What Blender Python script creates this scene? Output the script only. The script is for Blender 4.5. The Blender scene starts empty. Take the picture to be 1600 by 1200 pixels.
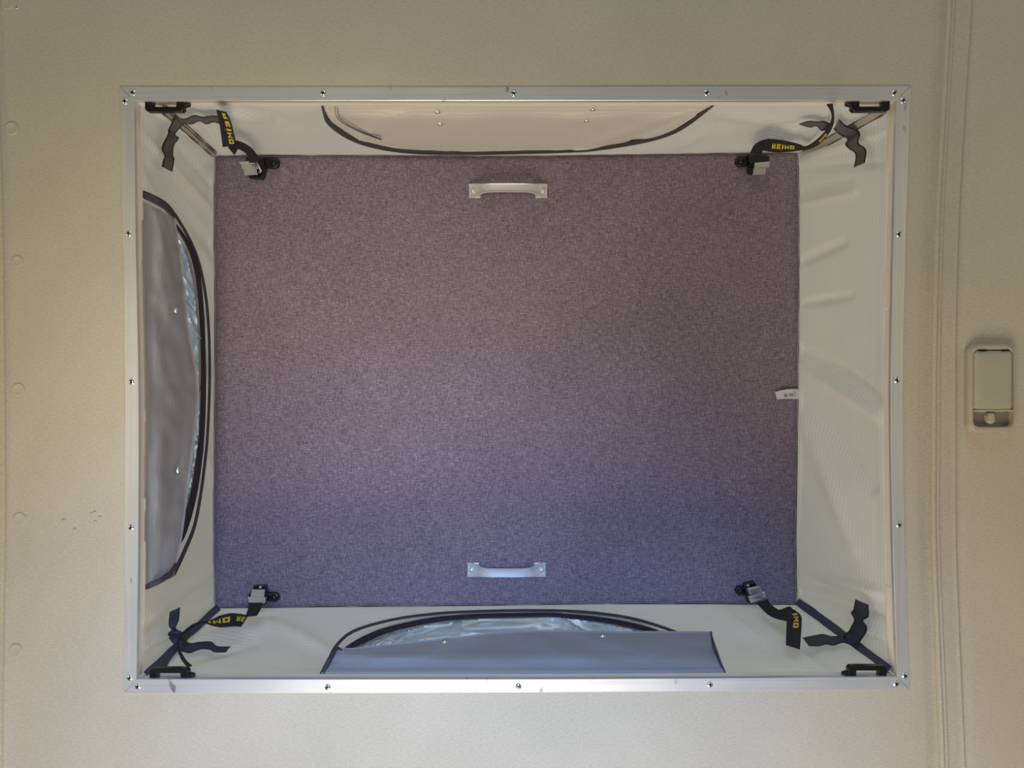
import bpy, bmesh, math, random
from mathutils import Vector, noise

random.seed(7)
C = bpy.context.scene.collection
sc = bpy.context.scene

# ------------------------------------------------------------------ camera
CZ = 0.35                  # height of the phone that looks straight up
F = 1150.0                 # focal length in pixels of a 1600 px wide frame
D0 = 1.10                  # distance from phone to the van ceiling
D1 = 1.46                  # distance from phone to the raised roof panel
cam_d = bpy.data.cameras.new('camera'); cam_d.sensor_width = 36.0
cam_d.lens = F / 1600.0 * 36.0; cam_d.clip_start = 0.01
cam = bpy.data.objects.new('camera', cam_d); C.objects.link(cam)
cam.location = (0, 0, CZ); cam.rotation_euler = (math.pi, 0, 0)
sc.camera = cam

# ------------------------------------------------------------------ world
def setup_world():
    w = bpy.data.worlds.new('world'); sc.world = w; w.use_nodes = True
    nt = w.node_tree; nt.nodes.clear()
    out = nt.nodes.new('ShaderNodeOutputWorld'); bg = nt.nodes.new('ShaderNodeBackground')
    tc = nt.nodes.new('ShaderNodeTexCoord'); sep = nt.nodes.new('ShaderNodeSeparateXYZ')
    ramp = nt.nodes.new('ShaderNodeValToRGB'); mr = nt.nodes.new('ShaderNodeMapRange')
    mr.inputs['From Min'].default_value = -1; mr.inputs['From Max'].default_value = 1
    nt.links.new(tc.outputs['Generated'], sep.inputs[0]); nt.links.new(sep.outputs['Z'], mr.inputs['Value'])
    nt.links.new(mr.outputs[0], ramp.inputs[0]); nt.links.new(ramp.outputs[0], bg.inputs[0])
    r = ramp.color_ramp
    r.elements[0].position = 0.0; r.elements[0].color = (0.13, 0.12, 0.095, 1)
    r.elements[1].position = 1.0; r.elements[1].color = (0.85, 1.05, 1.35, 1)
    e = r.elements.new(0.485); e.color = (0.17, 0.16, 0.14, 1)
    e = r.elements.new(0.515); e.color = (1.05, 1.15, 1.22, 1)
    bg.inputs[1].default_value = 1.0
    nt.links.new(bg.outputs[0], out.inputs[0])
setup_world()

def area(name, loc, target, sx, sy, power, col):
    l = bpy.data.lights.new(name, 'AREA'); l.shape = 'RECTANGLE'; l.size = sx; l.size_y = sy
    l.energy = power; l.color = col
    o = bpy.data.objects.new(name, l); C.objects.link(o); o.location = loc
    o.rotation_euler = (Vector(target) - Vector(loc)).to_track_quat('-Z', 'Y').to_euler()
    return o
def spot(name, loc, target, angle, power, col, blend=1.0, size=0.25):
    l = bpy.data.lights.new(name, 'SPOT'); l.spot_size = math.radians(angle); l.spot_blend = blend; l.shadow_soft_size = size
    l.energy = power; l.color = col
    o = bpy.data.objects.new(name, l); C.objects.link(o); o.location = loc
    o.rotation_euler = (Vector(target) - Vector(loc)).to_track_quat('-Z', 'Y').to_euler()
    return o
L_ = {}
# daylight through the open tailgate (image bottom), side doors; the rest are added fills
L_['tail'] = area('tailgate_daylight', (-0.10, 1.42, 0.42), (0, 0.0, 1.5), 1.1, 0.9, 20, (0.90, 0.83, 0.75))
L_['side'] = area('side_door_daylight', (-1.9, 0.1, 0.4), (0.0, 0, 1.6), 1.2, 1.0, 30, (0.16, 0.145, 0.09))
L_['sliding'] = area('sliding_door_daylight', (1.9, -0.3, 0.4), (0.0, -0.2, 1.6), 1.2, 1.0, 30, (0.11, 0.10, 0.075))
L_['front'] = area('front_blue_fill', (0.1, -2.3, 0.5), (0.0, 0, 1.6), 1.4, 0.6, 30, (0.13, 0.25, 0.40))  # unseen blue fill, added to cool the canvas wall at image bottom
L_['panel_fill'] = spot('panel_glow_fill', (-0.3, -0.05, -0.6), (-0.26, 0.02, 1.8), 28, 85, (1.0, 0.93, 0.80))  # added soft spot that brightens the roof panel left of its centre
L_['blue'] = spot('blue_flare_fill', (-0.05, -0.1, -0.5), (-0.1, 0.78, 1.6), 50, 170, (0.12, 0.34, 0.90))  # added blue spot, imitates lens flare haze over the image bottom

sc.view_settings.view_transform = 'Standard'; sc.view_settings.look = 'None'
sc.view_settings.gamma = 1; sc.view_settings.use_curve_mapping = False
sc.view_settings.exposure = 0.0

# ------------------------------------------------------------------ helpers
def P(px, py, d=D0):
    return Vector(((px - 800.0) * d / F, (py - 600.0) * d / F, CZ + d))

def lin(r, g, b):
    f = lambda c: (c / 255.0 / 12.92) if c / 255.0 <= 0.04045 else ((c / 255.0 + 0.055) / 1.055) ** 2.4
    return (f(r), f(g), f(b), 1)

def mesh_obj(name, verts, faces, mats, parent=None, smooth=False, midx=None, uvs=None):
    me = bpy.data.meshes.new(name)
    me.from_pydata([tuple(v) for v in verts], [], faces)
    for m in (mats if isinstance(mats, (list, tuple)) else [mats]): me.materials.append(m)
    if midx:
        me.polygons.foreach_set('material_index', midx)
    if smooth: me.polygons.foreach_set('use_smooth', [True] * len(me.polygons))
    if uvs:
        l = me.uv_layers.new(name='UVMap')
        for lo in me.loops: l.data[lo.index].uv = uvs[lo.vertex_index]
    me.update()
    o = bpy.data.objects.new(name, me); C.objects.link(o)
    if parent: o.parent = parent; o.matrix_parent_inverse = parent.matrix_world.inverted() if parent.type != 'EMPTY' else parent.matrix_world.inverted()
    return o

def empty(name, loc, label, cat, group=None):
    o = bpy.data.objects.new(name, None); C.objects.link(o); o.location = loc
    o.empty_display_size = 0.02
    o['label'] = label; o['category'] = cat
    if group: o['group'] = group
    bpy.context.view_layer.update()
    return o

def tag(o, label=None, cat=None, group=None, kind=None):
    if label: o['label'] = label
    if cat: o['category'] = cat
    if group: o['group'] = group
    if kind: o['kind'] = kind
    return o

class MB:
    """collects vertices and faces of one mesh"""
    def __init__(s): s.v = []; s.f = []; s.m = []
    def add(s, vs, fs, mi=0):
        o = len(s.v); s.v += [Vector(x) for x in vs]; s.f += [tuple(i + o for i in f) for f in fs]; s.m += [mi] * len(fs)
    def box8(s, c, mi=0):   # c: 4 bottom corners then 4 top corners
        s.add(c, [(3, 2, 1, 0), (4, 5, 6, 7), (0, 1, 5, 4), (1, 2, 6, 5), (2, 3, 7, 6), (3, 0, 4, 7)], mi)
    def loft(s, rings, closed=True, cap=True, mi=0):
        n = len(rings[0]); vs = [p for r in rings for p in r]; fs = []
        for i in range(len(rings) - 1):
            for j in range(n if closed else n - 1):
                k = (j + 1) % n
                fs.append((i * n + j, i * n + k, (i + 1) * n + k, (i + 1) * n + j))
        if cap and closed:
            fs.append(tuple(range(n - 1, -1, -1))); fs.append(tuple((len(rings) - 1) * n + j for j in range(n)))
        s.add(vs, fs, mi)
    def lathe(s, c, axis, prof, n=20, mi=0):   # prof: (radius, height along axis)
        axis = Vector(axis).normalized(); t = axis.orthogonal().normalized(); b = axis.cross(t)
        rings = []
        for r, h in prof:
            rings.append([Vector(c) + axis * h + (t * math.cos(a) + b * math.sin(a)) * max(r, 1e-5) for a in [2 * math.pi * k / n for k in range(n)]])
        s.loft(rings, True, True, mi)
    def tube(s, pts, r, n=10, mi=0):
        rings = []
        for i, p in enumerate(pts):
            t = (pts[min(i + 1, len(pts) - 1)] - pts[max(i - 1, 0)]).normalized()
            a = t.cross(Vector((0.13, 0.2, 0.97))).normalized(); b = t.cross(a)
            rr = r[i] if isinstance(r, list) else r
            rings.append([p + (a * math.cos(2 * math.pi * k / n) + b * math.sin(2 * math.pi * k / n)) * rr for k in range(n)])
        s.loft(rings, True, True, mi)
    def build(s, name, mats, parent=None, smooth=False, bevel=0, angle=None):
        o = mesh_obj(name, s.v, s.f, mats, parent, smooth, s.m)
        bm = bmesh.new(); bm.from_mesh(o.data); bmesh.ops.recalc_face_normals(bm, faces=bm.faces); bm.to_mesh(o.data); bm.free()
        if bevel:
            m = o.modifiers.new('bevel', 'BEVEL'); m.width = bevel; m.segments = 3; m.limit_method = 'ANGLE'; m.angle_limit = math.radians(35)
        if smooth and angle:
            o.data.set_sharp_from_angle(angle=math.radians(angle))
        return o

def cr(pts, n):
    """Catmull-Rom through tuples/vectors, n steps per span"""
    pts = [Vector(p) for p in pts]; out = []
    for i in range(len(pts) - 1):
        p0 = pts[max(i - 1, 0)]; p1 = pts[i]; p2 = pts[i + 1]; p3 = pts[min(i + 2, len(pts) - 1)]
        for k in range(n):
            t = k / n
            out.append(0.5 * ((2 * p1) + (p2 - p0) * t + (2 * p0 - 5 * p1 + 4 * p2 - p3) * t * t + (3 * p1 - p0 - 3 * p2 + p3) * t ** 3))
    out.append(pts[-1].copy()); return out

def interp(poly, t):
    """poly [(k, v)] linear"""
    if t <= poly[0][0]: return poly[0][1]
    for (a, x), (b, y) in zip(poly, poly[1:]):
        if t <= b: return x + (y - x) * (t - a) / (b - a)
    return poly[-1][1]

# ------------------------------------------------------------------ materials
def new_mat(name):
    m = bpy.data.materials.new(name); m.use_nodes = True
    return m, m.node_tree, m.node_tree.nodes['Principled BSDF']

def plain(name, col, rough=0.5, metal=0.0, spec=0.5, noise_amt=0.0, nscale=60, bump=0.0, bscale=900):
    m, nt, b = new_mat(name)
    b.inputs['Base Color'].default_value = col; b.inputs['Roughness'].default_value = rough
    b.inputs['Metallic'].default_value = metal; b.inputs['Specular IOR Level'].default_value = spec
    tc = nt.nodes.new('ShaderNodeTexCoord')
    if noise_amt:
        n = nt.nodes.new('ShaderNodeTexNoise'); n.inputs['Scale'].default_value = nscale; n.inputs['Detail'].default_value = 4
        nt.links.new(tc.outputs['Object'], n.inputs['Vector'])
        mx = nt.nodes.new('ShaderNodeMix'); mx.data_type = 'RGBA'
        mx.inputs[6].default_value = tuple(c * (1 - noise_amt) for c in col[:3]) + (1,)
        mx.inputs[7].default_value = tuple(min(1, c * (1 + noise_amt)) for c in col[:3]) + (1,)
        nt.links.new(n.outputs[0], mx.inputs[0]); nt.links.new(mx.outputs[2], b.inputs['Base Color'])
    if bump:
        n2 = nt.nodes.new('ShaderNodeTexNoise'); n2.inputs['Scale'].default_value = bscale; n2.inputs['Detail'].default_value = 2
        nt.links.new(tc.outputs['Object'], n2.inputs['Vector'])
        bp = nt.nodes.new('ShaderNodeBump'); bp.inputs['Strength'].default_value = bump; bp.inputs['Distance'].default_value = 0.001
        nt.links.new(n2.outputs[0], bp.inputs['Height']); nt.links.new(bp.outputs[0], b.inputs['Normal'])
    return m

def vinyl_mat(name, col):
    """matt embossed headliner vinyl: fine cross ribs, faint stains"""
    m, nt, b = new_mat(name); L = nt.links
    b.inputs['Roughness'].default_value = 0.62; b.inputs['Specular IOR Level'].default_value = 0.3
    tc = nt.nodes.new('ShaderNodeTexCoord')
    mp = nt.nodes.new('ShaderNodeMapping'); mp.inputs['Scale'].default_value = (140, 560, 100)
    L.new(tc.outputs['Object'], mp.inputs[0])
    n = nt.nodes.new('ShaderNodeTexNoise'); n.inputs['Scale'].default_value = 1; n.inputs['Detail'].default_value = 2
    L.new(mp.outputs[0], n.inputs['Vector'])
    n2 = nt.nodes.new('ShaderNodeTexNoise'); n2.inputs['Scale'].default_value = 5; n2.inputs['Detail'].default_value = 5; n2.inputs['Roughness'].default_value = 0.6
    L.new(tc.outputs['Object'], n2.inputs['Vector'])
    n3 = nt.nodes.new('ShaderNodeTexNoise'); n3.inputs['Scale'].default_value = 420; n3.inputs['Detail'].default_value = 2
    L.new(tc.outputs['Object'], n3.inputs['Vector'])
    ad = nt.nodes.new('ShaderNodeMath'); ad.operation = 'ADD'; L.new(n.outputs[0], ad.inputs[0]); L.new(n3.outputs[0], ad.inputs[1])
    ml = nt.nodes.new('ShaderNodeMath'); ml.operation = 'MULTIPLY_ADD'; ml.inputs[1].default_value = 0.32; ml.inputs[2].default_value = 0.52
    L.new(ad.outputs[0], ml.inputs[0])
    ml2 = nt.nodes.new('ShaderNodeMath'); ml2.operation = 'MULTIPLY_ADD'; ml2.inputs[1].default_value = 0.22; ml2.inputs[2].default_value = 0.06
    L.new(n2.outputs[0], ml2.inputs[0])
    s = nt.nodes.new('ShaderNodeMath'); s.operation = 'ADD'; L.new(ml.outputs[0], s.inputs[0]); L.new(ml2.outputs[0], s.inputs[1])
    v = nt.nodes.new('ShaderNodeVectorMath'); v.operation = 'SCALE'; v.inputs[0].default_value = col[:3]
    L.new(s.outputs[0], v.inputs['Scale']); L.new(v.outputs[0], b.inputs['Base Color'])
    bp = nt.nodes.new('ShaderNodeBump'); bp.inputs['Strength'].default_value = 0.35; bp.inputs['Distance'].default_value = 0.0006
    L.new(ad.outputs[0], bp.inputs['Height']); L.new(bp.outputs[0], b.inputs['Normal'])
    return m

def upholstery_mat():
    """aubergine woven cloth with slubs both ways"""
    m, nt, b = new_mat('aubergine_upholstery'); L = nt.links
    b.inputs['Roughness'].default_value = 0.9; b.inputs['Specular IOR Level'].default_value = 0.2
    b.inputs['Sheen Weight'].default_value = 0.35; b.inputs['Sheen Roughness'].default_value = 0.5
    b.inputs['Sheen Tint'].default_value = (0.8, 0.7, 0.95, 1)
    tc = nt.nodes.new('ShaderNodeTexCoord'); vals = []
    for s in ((70, 620, 1), (620, 90, 1), (420, 420, 1)):
        mp = nt.nodes.new('ShaderNodeMapping'); mp.inputs['Scale'].default_value = s; L.new(tc.outputs['Object'], mp.inputs[0])
        n = nt.nodes.new('ShaderNodeTexNoise'); n.inputs['Scale'].default_value = 1; n.inputs['Detail'].default_value = 3; n.inputs['Roughness'].default_value = 0.65
        L.new(mp.outputs[0], n.inputs['Vector']); vals.append(n)
    a = nt.nodes.new('ShaderNodeMath'); a.operation = 'ADD'; L.new(vals[0].outputs[0], a.inputs[0]); L.new(vals[1].outputs[0], a.inputs[1])
    a2 = nt.nodes.new('ShaderNodeMath'); a2.operation = 'ADD'; L.new(a.outputs[0], a2.inputs[0]); L.new(vals[2].outputs[0], a2.inputs[1])
    r = nt.nodes.new('ShaderNodeMapRange'); r.inputs['From Min'].default_value = 1.12; r.inputs['From Max'].default_value = 1.95
    L.new(a2.outputs[0], r.inputs['Value'])
    rp = nt.nodes.new('ShaderNodeValToRGB'); L.new(r.outputs[0], rp.inputs[0])
    rp.color_ramp.elements[0].color = lin(88, 76, 84); rp.color_ramp.elements[1].color = lin(184, 166, 176)
    e = rp.color_ramp.elements.new(0.5); e.color = lin(134, 119, 128)
    # faint worn cloudiness
    n4 = nt.nodes.new('ShaderNodeTexNoise'); n4.inputs['Scale'].default_value = 4; n4.inputs['Detail'].default_value = 6; n4.inputs['Roughness'].default_value = 0.6
    L.new(tc.outputs['Object'], n4.inputs['Vector'])
    mm = nt.nodes.new('ShaderNodeMath'); mm.operation = 'MULTIPLY_ADD'; mm.inputs[1].default_value = 0.5; mm.inputs[2].default_value = 0.75
    L.new(n4.outputs[0], mm.inputs[0])
    v = nt.nodes.new('ShaderNodeVectorMath'); v.operation = 'SCALE'; L.new(rp.outputs[0], v.inputs[0]); L.new(mm.outputs[0], v.inputs['Scale'])
    L.new(v.outputs[0], b.inputs['Base Color'])
    bp = nt.nodes.new('ShaderNodeBump'); bp.inputs['Strength'].default_value = 0.5; bp.inputs['Distance'].default_value = 0.0006
    L.new(a2.outputs[0], bp.inputs['Height']); L.new(bp.outputs[0], b.inputs['Normal'])
    return m

def canvas_mat(name, col, trans=0.3, rib=0.045, per=0.0105):
    """ribbed tent cloth that lets some daylight through; uv in metres"""
    m, nt, b = new_mat(name); L = nt.links
    b.inputs['Roughness'].default_value = 0.8; b.inputs['Specular IOR Level'].default_value = 0.25
    uv = nt.nodes.new('ShaderNodeUVMap')
    w = nt.nodes.new('ShaderNodeTexWave'); w.bands_direction = 'Y'; w.inputs['Scale'].default_value = 0.314 / per
    w.inputs['Distortion'].default_value = 7; w.inputs['Detail'].default_value = 1; w.inputs['Detail Scale'].default_value = 0.03
    L.new(uv.outputs[0], w.inputs['Vector'])
    n = nt.nodes.new('ShaderNodeTexNoise'); n.inputs['Scale'].default_value = 260; n.inputs['Detail'].default_value = 3
    L.new(uv.outputs[0], n.inputs['Vector'])
    a = nt.nodes.new('ShaderNodeMath'); a.operation = 'MULTIPLY_ADD'; a.inputs[1].default_value = rib * 2; a.inputs[2].default_value = 1 - rib - 0.09
    L.new(w.outputs[1], a.inputs[0])
    a2 = nt.nodes.new('ShaderNodeMath'); a2.operation = 'MULTIPLY_ADD'; a2.inputs[1].default_value = 0.18
    L.new(n.outputs[0], a2.inputs[0]); L.new(a.outputs[0], a2.inputs[2])
    v = nt.nodes.new('ShaderNodeVectorMath'); v.operation = 'SCALE'; v.inputs[0].default_value = col[:3]; L.new(a2.outputs[0], v.inputs['Scale'])
    L.new(v.outputs[0], b.inputs['Base Color'])
    bp = nt.nodes.new('ShaderNodeBump'); bp.inputs['Strength'].default_value = 0.25; bp.inputs['Distance'].default_value = 0.0004
    L.new(w.outputs[1], bp.inputs['Height']); L.new(bp.outputs[0], b.inputs['Normal'])
    t = nt.nodes.new('ShaderNodeBsdfTranslucent'); L.new(v.outputs[0], t.inputs[0])
    mx = nt.nodes.new('ShaderNodeMixShader'); mx.inputs[0].default_value = trans
    L.new(b.outputs[0], mx.inputs[1]); L.new(t.outputs[0], mx.inputs[2]); L.new(mx.outputs[0], nt.nodes['Material Output'].inputs[0])
    return m

def aluminium_mat(name, axis):
    """drawn aluminium angle, grain along the strip, a few scuffs"""
    m, nt, b = new_mat(name); L = nt.links
    b.inputs['Metallic'].default_value = 0.6
    tc = nt.nodes.new('ShaderNodeTexCoord'); mp = nt.nodes.new('ShaderNodeMapping')
    mp.inputs['Scale'].default_value = (4, 900, 4) if axis == 'x' else (900, 4, 4)
    L.new(tc.outputs['Object'], mp.inputs[0])
    n = nt.nodes.new('ShaderNodeTexNoise'); n.inputs['Scale'].default_value = 1; n.inputs['Detail'].default_value = 4
    L.new(mp.outputs[0], n.inputs['Vector'])
    n2 = nt.nodes.new('ShaderNodeTexNoise'); n2.inputs['Scale'].default_value = 14; n2.inputs['Detail'].default_value = 5; L.new(tc.outputs['Object'], n2.inputs['Vector'])
    rr = nt.nodes.new('ShaderNodeMapRange'); rr.inputs['To Min'].default_value = 0.28; rr.inputs['To Max'].default_value = 0.42; L.new(n2.outputs[0], rr.inputs['Value'])
    L.new(rr.outputs[0], b.inputs['Roughness'])
    rp = nt.nodes.new('ShaderNodeValToRGB'); L.new(n.outputs[0], rp.inputs[0])
    rp.color_ramp.elements[0].position = 0.3; rp.color_ramp.elements[1].position = 0.7
    rp.color_ramp.elements[0].color = (0.76, 0.74, 0.67, 1); rp.color_ramp.elements[1].color = (0.90, 0.88, 0.79, 1)
    # dark scuff dashes
    mp2 = nt.nodes.new('ShaderNodeMapping'); mp2.inputs['Scale'].default_value = (60, 22, 10); mp2.inputs['Rotation'].default_value = (0, 0, 0.6)
    L.new(tc.outputs['Object'], mp2.inputs[0])
    n3 = nt.nodes.new('ShaderNodeTexNoise'); n3.inputs['Scale'].default_value = 1; n3.inputs['Detail'].default_value = 1; L.new(mp2.outputs[0], n3.inputs['Vector'])
    r3 = nt.nodes.new('ShaderNodeMapRange'); r3.inputs['From Min'].default_value = 0.72; r3.inputs['From Max'].default_value = 0.78; L.new(n3.outputs[0], r3.inputs['Value'])
    mx = nt.nodes.new('ShaderNodeMix'); mx.data_type = 'RGBA'; L.new(r3.outputs[0], mx.inputs[0]); L.new(rp.outputs[0], mx.inputs[6]); mx.inputs[7].default_value = (0.35, 0.34, 0.3, 1)
    L.new(mx.outputs[2], b.inputs['Base Color'])
    bp = nt.nodes.new('ShaderNodeBump'); bp.inputs['Strength'].default_value = 0.12; bp.inputs['Distance'].default_value = 0.0003
    L.new(n.outputs[0], bp.inputs['Height']); L.new(bp.outputs[0], b.inputs['Normal'])
    return m

def wood_mat():
    m, nt, b = new_mat('plywood_edge'); L = nt.links
    b.inputs['Roughness'].default_value = 0.7
    tc = nt.nodes.new('ShaderNodeTexCoord'); mp = nt.nodes.new('ShaderNodeMapping'); mp.inputs['Scale'].default_value = (14, 14, 500)
    L.new(tc.outputs['Object'], mp.inputs[0])
    n = nt.nodes.new('ShaderNodeTexNoise'); n.inputs['Scale'].default_value = 1; n.inputs['Detail'].default_value = 4; L.new(mp.outputs[0], n.inputs['Vector'])
    rp = nt.nodes.new('ShaderNodeValToRGB'); L.new(n.outputs[0], rp.inputs[0])
    rp.color_ramp.elements[0].position = 0.3; rp.color_ramp.elements[1].position = 0.75
    rp.color_ramp.elements[0].color = lin(246, 226, 196); rp.color_ramp.elements[1].color = lin(255, 246, 228)
    L.new(rp.outputs[0], b.inputs['Base Color'])
    return m

def pane_mat():
    """hazy clear vinyl"""
    m, nt, b = new_mat('hazy_clear_vinyl'); L = nt.links
    nt.nodes.remove(b)
    t = nt.nodes.new('ShaderNodeBsdfTranslucent'); t.inputs[0].default_value = (0.72, 0.77, 0.78, 1)
    g = nt.nodes.new('ShaderNodeBsdfGlossy'); g.inputs['Roughness'].default_value = 0.22; g.inputs[0].default_value = (0.9, 0.95, 1, 1)
    p = nt.nodes.new('ShaderNodeBsdfTransparent'); p.inputs[0].default_value = (0.97, 0.98, 0.99, 1)
    d = nt.nodes.new('ShaderNodeBsdfDiffuse'); d.inputs[0].default_value = (0.82, 0.86, 0.86, 1)
    m0 = nt.nodes.new('ShaderNodeMixShader'); m0.inputs[0].default_value = 0.4; L.new(t.outputs[0], m0.inputs[1]); L.new(d.outputs[0], m0.inputs[2])
    m1 = nt.nodes.new('ShaderNodeMixShader'); m1.inputs[0].default_value = 0.22; L.new(m0.outputs[0], m1.inputs[1]); L.new(p.outputs[0], m1.inputs[2])
    m2 = nt.nodes.new('ShaderNodeMixShader'); m2.inputs[0].default_value = 0.4; L.new(m1.outputs[0], m2.inputs[1]); L.new(g.outputs[0], m2.inputs[2])
    L.new(m2.outputs[0], nt.nodes['Material Output'].inputs[0])
    return m

M = {
 'vinyl': vinyl_mat('tan_headliner_vinyl', lin(198, 186, 160)),
 'vinyl_rib': vinyl_mat('tan_rib_vinyl', lin(194, 182, 156)),
 'felt': plain('tan_felt', lin(196, 184, 152), 0.95, noise_amt=0.25, nscale=350, bump=0.6, bscale=600),
 'plug': plain('tan_plug', lin(198, 186, 160), 0.5, noise_amt=0.05),
 'upholstery': upholstery_mat(),
 'piping': plain('dark_piping', lin(52, 42, 50), 0.85),
 'canvas': canvas_mat('beige_tent_canvas', lin(220, 211, 193), 0.34),
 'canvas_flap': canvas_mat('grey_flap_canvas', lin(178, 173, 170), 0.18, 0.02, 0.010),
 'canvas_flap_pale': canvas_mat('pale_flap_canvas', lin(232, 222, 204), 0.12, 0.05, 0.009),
 'binding_pale': canvas_mat('pale_seam_binding', lin(205, 195, 178), 0.15),
 'binding': canvas_mat('charcoal_seam_binding', lin(88, 88, 96), 0.1),
 'band': plain('dark_grey_band', lin(72, 66, 66), 0.8),
 'zip': plain('black_zip', lin(22, 22, 28), 0.5),
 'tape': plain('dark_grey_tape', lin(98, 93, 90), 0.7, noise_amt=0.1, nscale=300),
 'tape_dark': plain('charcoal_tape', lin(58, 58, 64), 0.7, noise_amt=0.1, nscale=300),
 'tape_edge': plain('tape_edge_stitching', lin(40, 38, 38), 0.7),
 'webbing': plain('black_webbing', lin(24, 23, 23), 0.75, bump=0.5, bscale=1500),
 'plastic': plain('black_plastic', lin(20, 20, 22), 0.28),
 'yellow': plain('yellow_print', lin(244, 214, 60), 0.6),
 'red': plain('red_print', lin(214, 60, 60), 0.6),
 'alu_x': aluminium_mat('drawn_aluminium_lengthwise', 'x'),
 'alu_y': aluminium_mat('drawn_aluminium_crosswise', 'y'),
 'steel': plain('screw_steel', (0.85, 0.85, 0.83, 1), 0.22, 1.0),
 'recess': plain('screw_recess', lin(35, 32, 28), 0.6),
 'buckle': plain('cast_buckle_metal', (0.72, 0.72, 0.70, 1), 0.33, 1.0, noise_amt=0.12, nscale=200),
 'handle': plain('silver_painted_handle', lin(222, 220, 216), 0.35, 0.35),
 'wood': wood_mat(),
 'pane': pane_mat(),
 'lamp': plain('beige_lamp_plastic', lin(188, 177, 148), 0.42, noise_amt=0.03),
 'lamp_recess': plain('lamp_recess_plastic', lin(140, 134, 116), 0.5),
 'white_label': plain('white_satin_label', lin(214, 208, 210), 0.5, noise_amt=0.05, nscale=80),
 'print': plain('grey_label_print', lin(120, 112, 114), 0.7),
}

def lens_mat():
    m, nt, b = new_mat('prismatic_lamp_lens'); L = nt.links
    b.inputs['Base Color'].default_value = lin(206, 196, 166); b.inputs['Roughness'].default_value = 0.3
    tc = nt.nodes.new('ShaderNodeTexCoord'); hs = []
    for d in ('X', 'Y'):
        w = nt.nodes.new('ShaderNodeTexWave'); w.bands_direction = d; w.inputs['Scale'].default_value = 0.314 / 0.0018; w.inputs['Distortion'].default_value = 0
        L.new(tc.outputs['Object'], w.inputs['Vector']); hs.append(w)
    a = nt.nodes.new('ShaderNodeMath'); a.operation = 'MULTIPLY'; L.new(hs[0].outputs[1], a.inputs[0]); L.new(hs[1].outputs[1], a.inputs[1])
    mx = nt.nodes.new('ShaderNodeMix'); mx.data_type = 'RGBA'; L.new(a.outputs[0], mx.inputs[0]); mx.inputs[6].default_value = lin(178, 168, 140); mx.inputs[7].default_value = lin(222, 212, 184)
    L.new(mx.outputs[2], b.inputs['Base Color'])
    bp = nt.nodes.new('ShaderNodeBump'); bp.inputs['Strength'].default_value = 0.6; bp.inputs['Distance'].default_value = 0.0006
    L.new(a.outputs[0], bp.inputs['Height']); L.new(bp.outputs[0], b.inputs['Normal'])
    return m
M['lens'] = lens_mat()

# ================================================================== SETTING
RIB = [(-260, 1482), (0, 1480), (150, 1471), (330, 1461), (530, 1456), (830, 1454), (1050, 1463), (1200, 1469), (1460, 1478)]
RIBR = [(-260, 1522), (0, 1519), (150, 1508.5), (330, 1498), (530, 1492.5), (840, 1493), (1050, 1501), (1200, 1508), (1460, 1520)]
SEAM = [(-260, -8), (0, -2), (180, 3), (300, 7), (450, 9.5), (600, 11), (800, 12.5), (960, 9), (1100, 7.5), (1200, 6), (1460, 2)]
def sm(poly, t):   # smoothed interpolation
    return sum(interp(poly, t + k * 28) for k in (-2, -1, 0, 1, 2)) / 5

def build_ceiling():
    ys = sorted(set([-260 + 26 * i for i in range(67)] + [147, 1070, -700, -500, 1650, 1900]))
    xs_fixed = [30, 80, 140, 203, 300, 500, 800, 1100, 1300, 1405, 1420]
    def cols(y):
        s = sm(SEAM, y); r = sm(RIB, y); q = sm(RIBR, y)
        return ([(s + 0.5, -0.004), (s + 1.5, -0.001), (s + 4, 0.0)] + [(x, 0) for x in xs_fixed] +
                [(r - 22, 0), (r - 17, 0.0010), (r - 11, 0.0030), (r - 5, 0.0042), (r - 1, 0.0045), (q + 0.5, 0.0035), (q + 5, 0.0022), (q + 12, 0.0005), (q + 22, 0), (1700, 0), (2400, 0)])
    vs = []; n = len(cols(0))
    for y in ys:
        for x, h in cols(y):
            p = P(x, y); p.z += h; vs.append(p)
    fs = []
    for j in range(len(ys) - 1):
        for i in range(n - 1):
            xa, xb = i - 3, i + 1 - 3
            if 0 <= xa < len(xs_fixed) and 0 <= xb < len(xs_fixed) and 203 <= xs_fixed[xa] and xs_fixed[xb] <= 1405 and 147 <= ys[j] and ys[j + 1] <= 1070:
                continue
            fs.append((j * n + i, (j + 1) * n + i, (j + 1) * n + i + 1, j * n + i + 1))
    o = mesh_obj('ceiling', vs, fs, M['vinyl'], smooth=True)
    o['kind'] = 'structure'
    return o
ceiling = build_ceiling()

# plugs, dents and the small screw of the left border
for i, (x, y) in enumerate([(11, 5), (18, 201), (27.5, 408), (28.5, 609), (31, 811), (25, 1016)]):
    mb = MB(); r = 0.0098 if i != 2 else 0.0084
    mb.lathe(P(x, y), (0, 0, -1), [(r + 0.0006, -0.0015), (r + 0.0004, 0.0003), (r - 0.0003, 0.0011), (r - 0.0018, 0.0013), (r - 0.0030, 0.0009), (0.0, 0.0007)], 32)
    mb.build('plug', M['vinyl' if i == 2 else 'plug'], ceiling, smooth=True)
for x, y, r in [(100, 813, 2.2), (117, 827, 1.8), (148, 800, 1.6), (143, 802, 1.3), (157, 808, 1.8), (149, 815, 1.6)]:
    mb = MB(); q = r * 0.00096 * 0.95
    mb.lathe(P(x, y), (0, 0, -1), [(q * 1.9, -0.0003), (q * 1.2, 0.0006), (q * 0.7, 0.0016), (0, 0.0018)], 14)
    mb.build('pimple', M['vinyl'], ceiling, smooth=True)
mb = MB(); mb.lathe(P(27, 12), (0, 0, -1), [(0.0026, -0.0005), (0.0026, 0.0006), (0.0014, 0.0012), (0, 0.0012)], 14)
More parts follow.
